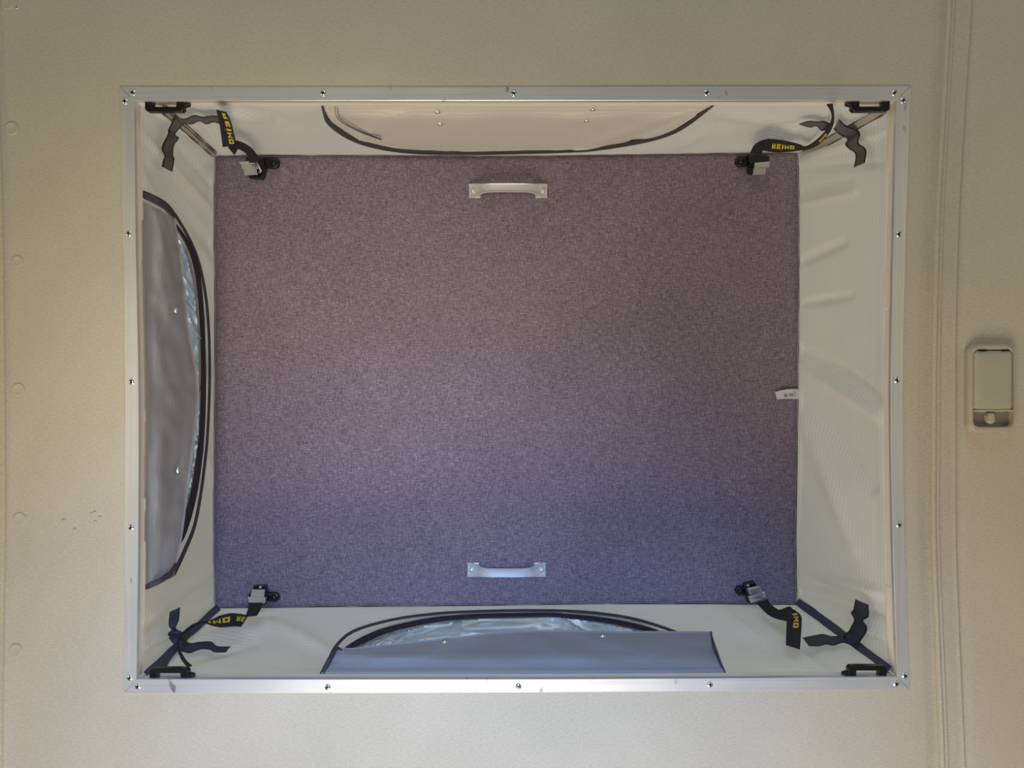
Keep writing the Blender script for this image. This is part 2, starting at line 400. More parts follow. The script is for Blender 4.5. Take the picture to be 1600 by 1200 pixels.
mb.build('screw', M['steel'], ceiling, smooth=True)

def build_left_headliner():
    ys = [-700, -480] + [-260 + 43 * i for i in range(41)] + [1650, 1900]; rings = []
    vs = []; prof = [(-2, 0.003), (-1.2, 0.0005), (-3, -0.0022), (-6, -0.0034), (-12, -0.0038), (-60, -0.004), (-800, -0.004)]
    for y in ys:
        s = sm(SEAM, y)
        for dx, h in prof:
            p = P(s + 1.0 + dx + 1.0, y); p.z += h; vs.append(p)
    n = len(prof)
    fs = [(j * n + i, j * n + i + 1, (j + 1) * n + i + 1, (j + 1) * n + i) for j in range(len(ys) - 1) for i in range(n - 1)]
    o = mesh_obj('trim_1', vs, fs, M['felt'], smooth=True); o['kind'] = 'structure'
build_left_headliner()

def build_rib():
    """headliner bow cover: raised piping at the left edge, flat band, rolled right edge"""
    ys = [-700, -480] + [-260 + 20 * i for i in range(87)] + [1650, 1900]
    # (fraction across or px offset, height below ceiling in m)
    prof = [('l', -0.6, 0.0045), ('l', 0, 0.0005), ('l', 0.5, -0.0018), ('l', 1.6, -0.0034), ('l', 3.4, -0.0042), ('l', 5.6, -0.0038), ('l', 7.0, -0.0018), ('l', 7.8, -0.0010),
            ('l', 9.0, -0.0014), ('l', 10.6, -0.0024), ('l', 12.0, -0.0023), ('l', 12.8, -0.0008), ('l', 14.5, -0.0008), ('l', 20, -0.0014), ('r', -10, -0.0016), ('r', -4, -0.0016),
            ('r', -2.6, -0.0027), ('r', -1.2, -0.0026), ('r', -0.3, -0.001), ('r', 0.1, 0.0036)]
    vs = []
    for y in ys:
        a = sm(RIB, y); b = sm(RIBR, y)
        for k, dx, h in prof:
            p = P((a if k == 'l' else b) + dx, y); p.z += h; vs.append(p)
    n = len(prof)
    fs = [(j * n + i, (j + 1) * n + i, (j + 1) * n + i + 1, j * n + i + 1) for j in range(len(ys) - 1) for i in range(n - 1)]
    o = mesh_obj('trim_2', vs, fs, M['vinyl_rib'], smooth=True); o['kind'] = 'structure'
build_rib()

# ================================================================== HATCH FRAME
TL_o, TR_o, BR_o, BL_o = (187, 135.5), (1423.5, 134.5), (1421.5, 1077), (193, 1083)
TL_i, TR_i, BR_i, BL_i = (209, 157.5), (1401, 156.5), (1402, 1057.5), (213, 1061)
SIDES = {
 'top': ([TL_o, (505, 136), (800, 135.8), (1104, 135), TR_o], [TL_i, (505, 157.3), (800, 157.2), (1104, 156.8), TR_i]),
 'bottom': ([BL_o, (505, 1082.8), (800, 1082), (1104, 1080), BR_o], [BL_i, (505, 1061.5), (800, 1061.3), (1104, 1060), BR_i]),
 'left': ([TL_o, (192, 370), (195.6, 600), (195, 830), BL_o], [TL_i, (211.6, 370), (216, 600), (215.8, 830), BL_i]),
 'right': ([TR_o, (1415.5, 370), (1411, 600), (1414, 830), BR_o], [TR_i, (1396.5, 370), (1392.3, 600), (1395, 830), BR_i]),
}
def v3(p): return Vector((p[0], p[1], 0))
def side_curves(side, n=10):
    o, i = SIDES[side]
    return cr([v3(p) for p in o], n), cr([v3(p) for p in i], n)

frame = empty('hatch_frame', P(800, 1072, D0), 'mitred bare aluminium angle frame screwed round the roof hatch opening', 'frame')
SCREWS = {
 'top': [(207.5, 145.5), (505, 146), (802.5, 146.3), (1104, 145.4), (1397.5, 145.6)],
 'bottom': [(215.5, 1072.5), (512, 1073.5), (810, 1072.3), (1109, 1069.5), (1400, 1068)],
 'left': [(195.5, 159), (201.3, 365.5), (205.8, 596.5), (205, 823.8), (203, 1059)],
 'right': [(1411, 157.5), (1404.3, 366.3), (1401.2, 594), (1404.3, 819.8), (1413.5, 1055.5)],
}
def screw(x, y, parent, rot, mat='steel', r=0.0046, d=D0 - 0.0019, name='screw'):
    mb = MB(); c = P(x, y, d)
    mb.lathe(c, (0, 0, -1), [(r, -0.0004), (r, 0.0004), (r * 0.85, 0.0013), (r * 0.5, 0.0019), (r * 0.33, 0.0020), (r * 0.30, 0.0008), (0, 0.0007)], 20)
    for k in range(2):     # cross recess
        a = rot + k * math.pi / 2; u = Vector((math.cos(a), math.sin(a), 0)); w = Vector((-u.y, u.x, 0)); h = Vector((0, 0, -1))
        L_, W_ = r * 0.62, r * 0.15
        pts = [c + u * sx * L_ + w * sy * W_ for sx, sy in ((-1, -1), (1, -1), (1, 1), (-1, 1))]
        mb.box8([p + h * 0.0006 for p in pts] + [p + h * 0.00215 for p in pts], 1)
    return mb.build(name, [M[mat], M['recess']], parent, smooth=True, angle=40)

for side in ('top', 'bottom', 'left', 'right'):
    oc, ic = side_curves(side)
    n = len(oc); rings = []
    gap = 0.9
    for k in range(n):
        o = oc[k].copy(); i = ic[k].copy()
        if side in ('top', 'bottom'):
            sh = gap if k == 0 else (-gap if k == n - 1 else 0)
            o.x += sh; i.x += sh
        A = P(o.x, o.y, D0 - 0.0019); Bp = P(i.x, i.y, D0 - 0.0019)
        d = (Bp - A).normalized(); u = Vector((0, 0, 1))
        rings.append([A + u * 0.0017, A + u * 0.0003, A + d * 0.0003, Bp - d * 0.0006, Bp + u * 0.0005, Bp + u * 0.0075, Bp - d * 0.0016 + u * 0.0075, Bp - d * 0.0016 + u * 0.0017])
    mb = MB(); mb.loft(rings)
    st = mb.build('frame_strip', M['alu_x' if side in ('top', 'bottom') else 'alu_y'], frame, smooth=True, angle=30)
    for k, (x, y) in enumerate(SCREWS[side]):
        screw(x, y, st, random.uniform(0, 1.57))

# ------------------------------------------------------------------ plywood reveal
lining = empty('plywood_lining', P(800, 160, D0 + 0.02), 'raw pale plywood boards lining the cut edge of the roof hatch', 'lining')
rnd = random.Random(3)
for side in ('top', 'bottom', 'left', 'right'):
    oc, ic = side_curves(side, 40)
    rings = []; n = len(oc); chip = 0; ch_len = 0
    for k in range(n):
        Bp = P(ic[k].x, ic[k].y, D0)
        inward = (Vector((0, 0, Bp.z)) - Bp)
        d = {'top': Vector((0, 1, 0)), 'bottom': Vector((0, -1, 0)), 'left': Vector((1, 0, 0)), 'right': Vector((-1, 0, 0))}[side]
        if side in ('left', 'right'):
            if ch_len <= 0:
                chip = rnd.choice([0, 0, 0, 0.0012, -0.0012, 0.0020, 0.003, -0.0006]); ch_len = rnd.randint(3, 22)
            ch_len -= 1
            jit = chip + rnd.uniform(-0.0003, 0.0003)
        else: jit = rnd.uniform(-0.0002, 0.0002)
        base = {'top': 0.0255, 'bottom': 0.0265, 'left': 0.0235, 'right': 0.0255}[side]
        z0, z1 = 0.0060, base + jit
        p = Bp - d * 0.0014
        pr = jit * 0.3
        rings.append([p + Vector((0, 0, z0)), p + Vector((0, 0, z1 - 0.002)) + d * pr, p + Vector((0, 0, z1)) - d * (0.0008 - pr), p - d * 0.012 + Vector((0, 0, z1)), p - d * 0.012 + Vector((0, 0, z0))])
    mb = MB(); mb.loft(rings)
    mb.build('board', M['wood'], lining)
# ceiling deck above the headliner that the plywood is let into (keeps daylight out)

# ================================================================== TENT CANVAS
DB = D0 + 0.026
def inner_at(side, t):
    oc, ic = SIDES[side]
    c = cr([v3(p) for p in ic], 12); k = t * (len(c) - 1); i = min(int(k), len(c) - 2); return c[i].lerp(c[i + 1], k - i)
PN = {'TL': (336, 243), 'TR': (1247, 238), 'BR': (1245, 945), 'BL': (335.5, 950)}
EDGE_TOP = {   # panel outline between corners
 'top': [(336, 243), (450, 242.5), (600, 242.5), (700, 243.5), (760, 244), (850, 243.5), (1000, 241), (1120, 239), (1247, 238)],
 'bottom': [(335.5, 950), (450, 949), (520, 948), (640, 947.5), (800, 945.5), (950, 943.5), (1100, 943.5), (1245, 945)],
 'left': [(336, 243), (334.5, 330), (335.5, 480), (335, 620), (334, 760), (334, 880), (335.5, 950)],
 'right': [(1247, 238), (1248.5, 330), (1248, 480), (1247, 600), (1245, 720), (1243.5, 830), (1245, 945)],
}
# creases: (x0,y0,x1,y1,width px,amplitude m) amplitude > 0 bulges into the room
CREASE = {
 'left': [(228, 215, 334, 330, 9, 0.006), (225, 250, 334, 385, 10, -0.006), (255, 195, 334, 290, 7, -0.005), (300, 268, 334, 262, 7, 0.004), (222, 285, 320, 395, 10, 0.004), (300, 380, 334, 420, 12, 0.004),
          (230, 1010, 330, 955, 8, 0.006), (225, 985, 334, 935, 9, -0.005), (240, 960, 334, 890, 12, 0.004), (318, 700, 334, 760, 8, 0.003)],
 'top': [(345, 170, 420, 190, 10, 0.006), (300, 175, 342, 236, 7, -0.005), (330, 190, 370, 240, 9, 0.005), (380, 170, 460, 200, 14, -0.004), (1200, 200, 1290, 195, 10, -0.005), (1175, 225, 1240, 205, 9, 0.006), (1290, 175, 1250, 235, 8, 0.005),
         (1120, 180, 1240, 190, 14, 0.004), (1040, 235, 1110, 205, 10, 0.003)],
 'right': [(1250, 250, 1385, 205, 7, 0.006), (1250, 262, 1385, 255, 8, -0.005), (1248, 300, 1320, 285, 9, -0.006), (1248, 320, 1330, 300, 8, 0.004), (1248, 410, 1310, 380, 10, -0.005), (1248, 475, 1320, 462, 9, -0.0045),
           (1250, 545, 1378, 625, 12, -0.007), (1250, 575, 1378, 655, 12, 0.005), (1250, 625, 1360, 760, 14, -0.005), (1250, 660, 1330, 860, 16, 0.004), (1250, 925, 1385, 965, 9, -0.006), (1250, 895, 1385, 930, 12, 0.005), (1262, 905, 1300, 920, 8, -0.004),
           (1330, 970, 1385, 1000, 8, 0.005)],
 'bottom': [(345, 955, 430, 960, 7, -0.004), (300, 1000, 420, 975, 12, 0.005), (260, 1040, 400, 1000, 12, -0.004), (1225, 950, 1290, 1000, 8, 0.005), (1200, 960, 1300, 1045, 10, -0.005), (1130, 955, 1190, 1000, 14, 0.004), (420, 965, 520, 1010, 14, 0.003)],
}
canvas = empty('tent_canvas', P(800, 170, DB), 'beige canvas bellows of the raised pop-up roof between hatch frame and dark roof panel', 'tent canvas')
WALL = {}
def edge_interp(side, t):
    pts = [v3(p) for p in EDGE_TOP[side]]
    axis = 0 if side in ('top', 'bottom') else 1
    a, b = pts[0][axis], pts[-1][axis]; x = a + (b - a) * t
    return Vector((x, interp([(p[0], p[1]) for p in EDGE_TOP[side]], x), 0)) if axis == 0 else Vector((interp([(p[1], p[0]) for p in EDGE_TOP[side]], x), x, 0))

# window openings cut in two of the walls (seen outline, hidden under the zips)
HOLE = {'bottom': [(540, 1024), (546, 1013), (577, 996), (612, 983), (678, 969), (742, 963.5), (830, 961), (874, 961.8), (939, 968.5), (983, 976.5), (1024, 988), (1050, 1000), (1060, 1030), (540, 1040)],
        'left': [(262, 338), (278, 359), (291, 380), (302, 405), (310, 441), (315, 500), (317, 560), (317, 620), (315, 670), (311, 714), (304, 760), (294, 800), (283, 832), (262, 856), (240, 850), (240, 345)]}
def build_wall(side):
    corners = {'top': ('TL', 'TR'), 'bottom': ('BL', 'BR'), 'left': ('TL', 'BL'), 'right': ('TR', 'BR')}[side]
    nu, nv = (300, 56)
    d = {'top': Vector((0, 1, 0)), 'bottom': Vector((0, -1, 0)), 'left': Vector((1, 0, 0)), 'right': Vector((-1, 0, 0))}[side]
    # bottom edge 3D line behind plywood
    i0, i1 = inner_at(side, 0), inner_at(side, 1)
    b0 = P(i0.x, i0.y, D0) + Vector((0, 0, DB - D0)); b1 = P(i1.x, i1.y, D0) + Vector((0, 0, DB - D0))
    t0 = P(*PN[corners[0]], D1); t1 = P(*PN[corners[1]], D1)
    # pull bottom edge outward so the plywood lip hides it
    off = 0.004
    ctr = Vector((0, 0, 0))
    def outw(p): return Vector((p.x + math.copysign(off, p.x), p.y + math.copysign(off, p.y), p.z))
    b0, b1 = outw(b0), outw(b1)
    nrm = (b1 - b0).cross(t0 - b0).normalized()
    if nrm.dot(Vector((0, 0, CZ + 1.25)) - (b0 + t1) / 2) < 0: nrm = -nrm
    WALL[side] = (b0.copy(), nrm.copy())
    base = []; vs = []; uvs = []; rnds = {'top': 1.3, 'bottom': 5.1, 'left': 9.7, 'right': 14.2}[side]
    W = (t1 - t0).length; H = ((t0 - b0).length + (t1 - b1).length) / 2
    for j in range(nv + 1):
        v = j / nv
        for i in range(nu + 1):
            u = i / nu
            e = edge_interp(side, u); top = P(e.x, e.y, D1)
            ib = inner_at(side, u) if j == 0 or True else None
            bot = outw(P(ib.x, ib.y, D0) + Vector((0, 0, DB - D0)))
            p = bot.lerp(top, v)
            env = min(1, u / 0.035, (1 - u) / 0.035) ; env = env * env * (3 - 2 * env)
            envv = min(1, v / 0.10) * min(1, (1 - v) / 0.05)
            q = (p - Vector((0, 0, CZ))); px = 800 + q.x * F / q.z; py = 600 + q.y * F / q.z
            h = 0.0
            for x0, y0, x1, y1, w, a in CREASE[side]:
                if abs(px - (x0 + x1) / 2) > abs(x1 - x0) / 2 + 40 or abs(py - (y0 + y1) / 2) > abs(y1 - y0) / 2 + 40: continue
                ax, ay = x1 - x0, y1 - y0; L2 = ax * ax + ay * ay; t = ((px - x0) * ax + (py - y0) * ay) / L2
                tc_ = min(1, max(0, t)); dx, dy = px - x0 - ax * tc_, py - y0 - ay * tc_
                h += a * math.exp(-(dx * dx + dy * dy) / (w * w * 0.5)) * (0.35 + 0.65 * math.sin(math.pi * min(1, max(0.08, tc_ if tc_ < .5 else 1 - tc_) * 2) / 2))
            h *= 1.9
            h += 0.0060 * noise.noise(Vector((u * W * 4, v * H * 3, rnds)))
            h += 0.0018 * noise.noise(Vector((u * W * 14 + v * 2, v * H * 9, rnds + 4)))
            # puckers along the panel seam
            h += 0.0016 * max(0, v - 0.8) * 5 * noise.noise(Vector((u * W * 45, 2.0, rnds)))
            # slack between frame and panel
            h -= 0.010 * math.sin(math.pi * v) * math.sin(math.pi * u)
            vs.append(p + nrm * h * env * envv); base.append(p)
            uvs.append((u * W, v * H))
    n = nu + 1
    hole = HOLE.get(side)
    def pix(p): return (800 + p.x * F / (p.z - CZ), 600 + p.y * F / (p.z - CZ))
    def inside(x, y):
        c = False
        for (ax, ay), (bx, by) in zip(hole, hole[1:] + hole[:1]):
            if (ay > y) != (by > y) and x < (bx - ax) * (y - ay) / (by - ay) + ax: c = not c
        return c
    fs = []
    for j in range(nv):
        for i in range(nu):
            f = (j * n + i, j * n + i + 1, (j + 1) * n + i + 1, (j + 1) * n + i)
            if hole and all(inside(*pix(base[k])) for k in f): continue
            fs.append(f)
    # turned hems behind the panel edge and under the plywood
    m = len(vs)
    for i in range(n):
        q = vs[i]; vs.append(Vector((q.x + math.copysign(0.022, q.x), q.y + math.copysign(0.022, q.y), CZ + D0 + 0.003))); uvs.append((i / nu * W, -0.03))
    fs += [(m + i, m + i + 1, i + 1, i) for i in range(nu)]
    m = len(vs)
    for i in range(n):
        e = edge_interp(side, i / nu); p = P(e.x, e.y, D1); q = vs[nv * n + i]
        vs.append(Vector((q.x + math.copysign(0.003, q.x), q.y + math.copysign(0.003, q.y), q.z + 0.03))); uvs.append((i / nu * W, H + 0.03))
    fs += [(nv * n + i, nv * n + i + 1, m + i + 1, m + i) for i in range(nu)]
    o = mesh_obj('canvas_wall', vs, fs, M['canvas'], canvas, smooth=True, uvs=uvs)
    return o
# memoised inner curve for speed
_ic = {s: cr([v3(p) for p in SIDES[s][1]], 12) for s in SIDES}
def inner_at(side, t):
    c = _ic[side]; k = t * (len(c) - 1); i = min(int(k), len(c) - 2); return c[i].lerp(c[i + 1], k - i)
WALLS = {s: build_wall(s) for s in ('top', 'bottom', 'left', 'right')}

def on_wall(side, px, py, off=0.0):
    """point above the pixel on the mean plane of a canvas wall, lifted off into the room"""
    b0, n = WALL[side]; o = Vector((0, 0, CZ)); r = P(px, py, 1.0) - o
    low = 0.002 if off > 0.002 else off          # cloth lies closer to the wall where it leaves the frame
    t0 = (b0 + n * low - o).dot(n) / r.dot(n)
    k = min(1.0, max(0.0, (t0 - D0 - 0.026) / 0.075)); k = k * k * (3 - 2 * k)
    q = b0 + n * (low + (off - low) * k)
    t = (q - o).dot(n) / r.dot(n)
    t = max(t, D0 + 0.0292 - 0.15 * min(off, 0.02))
    p = o + r * t
    lim = D1 - 0.003
    return p if r.z * t <= lim else o + r * (lim / r.z)

def room_depth(px, py, off=0.014):
    """distance to the nearest canvas wall or the panel along a pixel's ray"""
    d = D1 - 0.006
    o = Vector((0, 0, CZ)); r = P(px, py, 1.0) - o
    for b0, n in WALL.values():
        den = r.dot(n)
        if den < 0:
            t = ((b0 + n * off) - o).dot(n) / den
            if t > 0: d = min(d, t)
    return d

def strip_on(side, A, B, name, mat, parent, off=0.008, th=0.0012, n=4, straight=False, wob=0.0, smooth=True, mats=None):
    """cloth strip between two pixel polylines laid on a canvas wall"""
    ca = cr([v3(p) for p in A], n); cb = cr([v3(p) for p in B], n); rings = []
    nrm = WALL[side][1]
    for k, (a, b) in enumerate(zip(ca, cb)):
        o = off + wob * noise.noise(Vector((k * 0.5, 3.3, len(A))))
        pa, pb = on_wall(side, a.x, a.y, o), on_wall(side, b.x, b.y, o)
        rings.append([pa, pb, pb - nrm * th, pa - nrm * th])
    mb = MB(); mb.loft(rings)
    return mb.build(name, mats or M[mat], parent, smooth=smooth, angle=40)

def offset_poly(pts, w):
    """left/right copies of a pixel polyline, w px apart"""
    out_a, out_b = [], []
    for i, p in enumerate(pts):
        a = Vector(pts[max(i - 1, 0)]); b = Vector(pts[min(i + 1, len(pts) - 1)]); t = (b - a).normalized(); nn = Vector((-t.y, t.x))
        ww = w[i] if isinstance(w, (list, tuple)) else w
        out_a.append((p[0] + nn.x * ww / 2, p[1] + nn.y * ww / 2)); out_b.append((p[0] - nn.x * ww / 2, p[1] - nn.y * ww / 2))
    return out_a, out_b

def patch_on(side, A, B, name, mat, parent, off=0.010, th=0.0015, nu=60, nv=16, amp=0.002, seed=0.0, curl=0.0, mats=None, creases=()):
    """cloth sheet between pixel polylines A and B laid over a canvas wall; keeps its own folds"""
    ca = cr([v3(p) for p in A], 12); cb = cr([v3(p) for p in B], 12)
    def at(c, t):
        k = t * (len(c) - 1); i = min(int(k), len(c) - 2); return c[i].lerp(c[i + 1], k - i)
    nrm = WALL[side][1]; vs = []; uvs = []
    for layer in (0, 1):
        for j in range(nv + 1):
            for i in range(nu + 1):
                q = at(ca, i / nu).lerp(at(cb, i / nu), j / nv)
                o = off + amp * noise.noise(Vector((i / nu * 7, j / nv * 2.2, seed))) + amp * 0.4 * noise.noise(Vector((i / nu * 24, j / nv * 6, seed + 5))) + curl * (j / nv) ** 3
                for x0, y0, x1, y1, w, a in creases:
                    ax, ay = x1 - x0, y1 - y0; t = min(1, max(0, ((q.x - x0) * ax + (q.y - y0) * ay) / (ax * ax + ay * ay)))
                    o += a * math.exp(-((q.x - x0 - ax * t) ** 2 + (q.y - y0 - ay * t) ** 2) / (w * w * .5))
                p = on_wall(side, q.x, q.y, o)
                vs.append(p - nrm * (th if layer else 0)); uvs.append((p.x if side in ('top', 'bottom') else p.y, p.z))
    n = nu + 1; m = n * (nv + 1)
    fs = [(j * n + i, j * n + i + 1, (j + 1) * n + i + 1, (j + 1) * n + i) for j in range(nv) for i in range(nu)]
    fs += [tuple(m + x for x in reversed(f)) for f in fs]
    per = [i for i in range(nu)] + [j * n + nu for j in range(nv)] + [nv * n + i for i in range(nu, 0, -1)] + [j * n for j in range(nv, 0, -1)]
    for a, b in zip(per, per[1:] + per[:1]): fs.append((a, b, m + b, m + a))
    return mesh_obj(name, vs, fs, mats or M[mat], parent, smooth=True, uvs=uvs)

def snap(side, x, y, parent, off=0.012, r=0.0052):
    c = on_wall(side, x, y, off); n = WALL[side][1]
    mb = MB(); mb.lathe(c, n, [(r, -0.002), (r, 0.0006), (r * 0.8, 0.0018), (r * 0.62, 0.0018), (r * 0.45, 0.0008), (r * 0.3, 0.0022), (0, 0.0026)], 20)
    return mb.build('snap_stud', M['steel'], parent, smooth=True, angle=50)

# ---- window of the wall at image top: flap zipped shut
outl = [(503, 160), (506, 175), (514.5, 193), (545, 215), (586, 229.5), (642, 238), (724, 240.4), (805, 239.4), (886, 237), (935, 233.6), (1016, 219.5), (1065, 201), (1112, 165.5), (1118, 158)]
lowc = [(x, 158) for x, y in outl]
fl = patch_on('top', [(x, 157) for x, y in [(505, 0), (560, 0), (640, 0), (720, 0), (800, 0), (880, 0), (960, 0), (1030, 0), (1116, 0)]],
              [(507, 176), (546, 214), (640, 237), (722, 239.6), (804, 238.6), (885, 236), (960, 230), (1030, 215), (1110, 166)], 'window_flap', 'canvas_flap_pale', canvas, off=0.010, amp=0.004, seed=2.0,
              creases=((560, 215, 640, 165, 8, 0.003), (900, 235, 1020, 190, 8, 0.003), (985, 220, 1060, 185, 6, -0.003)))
a, b = offset_poly(outl, [3.6, 4.4, 6.5, 6.5, 5.5, 5, 4.2, 3.8, 3.8, 3.8, 4, 4.5, 5, 5])
strip_on('top', a, b, 'edge_binding', 'band', fl, off=0.0125, th=0.003)
for k, off_ in enumerate((9, 13)):
    q = [(514 + off_, 165), (519 + off_, 186), (548 + off_, 204), (596, 222 - off_ * 0.35)]
    a, b = offset_poly(q, 0.8); strip_on('top', a, b, 'stitching', 'band', fl, off=0.0145, th=0.0006)
for x, y in ((683.5, 175), (688, 194), (926, 170.5), (916.5, 188.5)): snap('top', x, y, fl, off=0.0125, r=0.005 if y in (175, 170.5) else 0.0046)

# ---- window of the wall at image bottom: flap let down from the arch
thin = [(512, 1035), (524, 1010), (552, 985.6), (611, 968), (677, 958.5), (742, 954.6), (830, 953), (900, 954.6), (961, 961), (1005, 970), (1053, 985.6), (1075, 996)]
a, b = offset_poly(thin, [4, 4, 3.4, 3, 3, 2.8, 2.8, 3, 3.4, 3.4, 3, 3])
zf = strip_on('bottom', a, b, 'zip', 'band', canvas, off=0.006, th=0.002, wob=0.002)
thick = [(528, 1030), (545.6, 1012), (576, 994.5), (611, 981.5), (677, 967.5), (742, 962), (830, 959.6), (874, 960.3), (939, 967), (983, 975), (1022, 985.5), (1045, 996)]
a, b = offset_poly(thick, [9, 9, 8.4, 7, 6, 5.4, 4.6, 4.8, 5.6, 6, 6, 6])
strip_on('bottom', a, b, 'zip', 'zip', canvas, off=0.007, th=0.003)
pane_b = patch_on('bottom', [(548, 1016), (577, 997), (612, 984), (678, 970), (742, 964), (830, 961.6), (874, 962.3), (939, 969), (982, 977), (1018, 988)],
                  [(548, 1020), (577, 1016), (612, 1012), (678, 1006), (742, 1000), (830, 997), (874, 996), (939, 995), (982, 996), (1018, 994)], 'window_pane', 'pane', canvas, off=-0.010, th=0.0006, nu=120, nv=20, amp=0.012, seed=8.0,
                  creases=((590, 1006, 612, 988, 3, 0.0168), (618, 1000, 640, 985, 4, -0.0196), (575, 1010, 585, 996, 3, 0.0140), (880, 966, 920, 990, 5, 0.0168), (905, 966, 950, 990, 5, -0.0168), (720, 985, 860, 990, 12, 0.0112), (660, 975, 700, 972, 5, -0.0140)))
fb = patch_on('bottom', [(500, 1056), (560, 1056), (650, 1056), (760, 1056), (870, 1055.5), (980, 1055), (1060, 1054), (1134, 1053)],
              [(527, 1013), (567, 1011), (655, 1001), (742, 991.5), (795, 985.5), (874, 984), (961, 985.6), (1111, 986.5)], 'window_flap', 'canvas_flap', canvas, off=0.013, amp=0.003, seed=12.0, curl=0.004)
a, b = offset_poly([(502, 1055), (514, 1030), (526, 1012), (534, 1015)], [7, 6, 4, 2]); strip_on('bottom', a, b, 'edge_binding', 'band', fb, off=0.0185, th=0.004)
a, b = offset_poly([(1111, 986.5), (1115, 1008), (1124, 1030), (1134, 1053)], 2.5); strip_on('bottom', a, b, 'edge_binding', 'band', fb, off=0.0185, th=0.004)
for x, y in ((695, 1002), (941.5, 993)): snap('bottom', x, y, fb, off=0.018)

# ---- window of the wall at image left: flap let down, crumpled pane showing
thin = [(221, 299), (234, 304), (258, 317), (276, 338), (298, 376), (312, 412), (322, 461), (327, 516), (328.5, 588), (326, 665), (322, 714), (314, 775), (304, 824), (287, 866), (272, 898)]
a, b = offset_poly(thin, [4, 4.5, 4.5, 3.4, 3.2, 3, 3, 2.8, 2.8, 2.8, 3, 3.4, 4, 5, 5])
strip_on('left', a, b, 'zip', 'band', canvas, off=0.006, th=0.002, wob=0.003)
thick = [(262, 336), (279, 357), (293, 378), (304, 403), (312, 440), (317, 500), (319, 560), (319, 620), (317, 670), (313, 715), (306, 762), (297, 800), (285, 836), (276, 850)]
a, b = offset_poly(thick, [4, 4.2, 4.6, 5.2, 5.6, 5.4, 5.6, 6, 6.4, 7, 8, 9, 9.5, 8])
strip_on('left', a, b, 'zip', 'zip', canvas, off=0.007, th=0.003, wob=0.002)
patch_on('left', [(281, 380), (290, 385), (301, 410), (309, 445), (314, 500), (316, 560), (316, 620), (313, 670), (309, 715), (301, 760), (290, 800), (282, 820)],
         [(270, 380), (274, 395), (278, 420), (282, 450), (286, 500), (290, 560), (292, 620), (290, 670), (284, 715), (278, 760), (272, 800), (270, 820)], 'window_pane', 'pane', canvas, off=-0.012, th=0.0006, nu=140, nv=18, amp=0.014, seed=21.0,
         creases=((286, 430, 310, 465, 5, 0.0168), (290, 470, 314, 500, 5, -0.0196), (298, 500, 318, 535, 5, 0.0168), (296, 545, 316, 585, 5, -0.0168), (290, 700, 312, 690, 5, 0.0168), (288, 725, 310, 735, 4, -0.0168), (296, 640, 316, 600, 4, 0.0140)))
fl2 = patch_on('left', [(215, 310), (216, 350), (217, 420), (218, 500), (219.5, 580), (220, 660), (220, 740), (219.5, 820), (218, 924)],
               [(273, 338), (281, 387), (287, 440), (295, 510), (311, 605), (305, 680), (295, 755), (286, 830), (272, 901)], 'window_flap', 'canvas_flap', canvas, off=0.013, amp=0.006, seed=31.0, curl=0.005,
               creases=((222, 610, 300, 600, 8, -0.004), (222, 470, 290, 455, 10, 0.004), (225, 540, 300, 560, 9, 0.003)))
a, b = offset_poly([(216, 301), (240, 311), (262, 324), (274, 340)], [7, 9, 8, 4]); strip_on('left', a, b, 'edge_binding', 'band', fl2, off=0.019, th=0.004)
a, b = offset_poly([(219, 920), (245, 911), (268, 896), (275, 880)], [9, 7, 6, 3]); strip_on('left', a, b, 'edge_binding', 'band', fl2, off=0.019, th=0.004)
for x, y in ((276, 485), (279.5, 735)): snap('left', x, y, fl2, off=0.019, r=0.0058)

# ---- corner seams
def corner_strip(A, B, dA, dB, name, mat, th=0.0012):
    """strip up a corner edge: pixel polylines with depth per row"""
    rings = []
    for (xa, ya), (xb, yb), da, db in zip(A, B, dA, dB):
        pa, pb = P(xa, ya, da), P(xb, yb, db); z = Vector((0, 0, th)); rings.append([pa, pb, pb + z, pa + z])
    mb = MB(); mb.loft(rings); return mb.build(name, M[mat], canvas)
def depth_along(px0, px1, px, d0, d1):
    """true depth of a straight 3D edge seen between two pixels"""
    t = (px - px0) / (px1 - px0); return 1.0 / ((1 - t) / d0 + t / d1)
dS, dE = D0 + 0.028, D1 - 0.006
def seam(o0, o1, w0, w1, mat, name='corner_binding', lift=0.012, n=12):
    A = []; B = []; D = []
    dx, dy = o1[0] - o0[0], o1[1] - o0[1]; L = math.hypot(dx, dy); nx, ny = -dy / L, dx / L
    for k in range(n + 1):
        t = k / n; x, y = o0[0] + dx * t, o0[1] + dy * t
        d = 1.0 / ((1 - t) / dS + t / dE) - lift * (1 - t) - 0.004
        w = w0 + (w1 - w0) * t + 0.8 * math.sin(k * 1.9)
        A.append((x + nx * w / 2, y + ny * w / 2)); B.append((x - nx * w / 2, y - ny * w / 2)); D.append(max(d, D0 + 0.016))
    return corner_strip(A, B, D, D, name, mat)
seam((232, 1058), (341, 949), 22, 11, 'binding')
seam((1390, 1046), (1246, 939), 12, 13, 'binding')
seam((252, 168), (337, 242), 15, 7, 'binding_pale')
for q in (((259, 165), (341, 240)), ((248, 172), (334, 246)), ((262, 174), (338, 241))): seam(q[0], q[1], 1.6, 1.4, 'band', 'stitching', lift=0.020)
seam((1381, 172), (1252, 244), 15, 8, 'binding_pale')
for q in (((1376, 168), (1248, 240)), ((1386, 176), (1255, 249))): seam(q[0], q[1], 1.2, 1.2, 'band', 'stitching', lift=0.020)

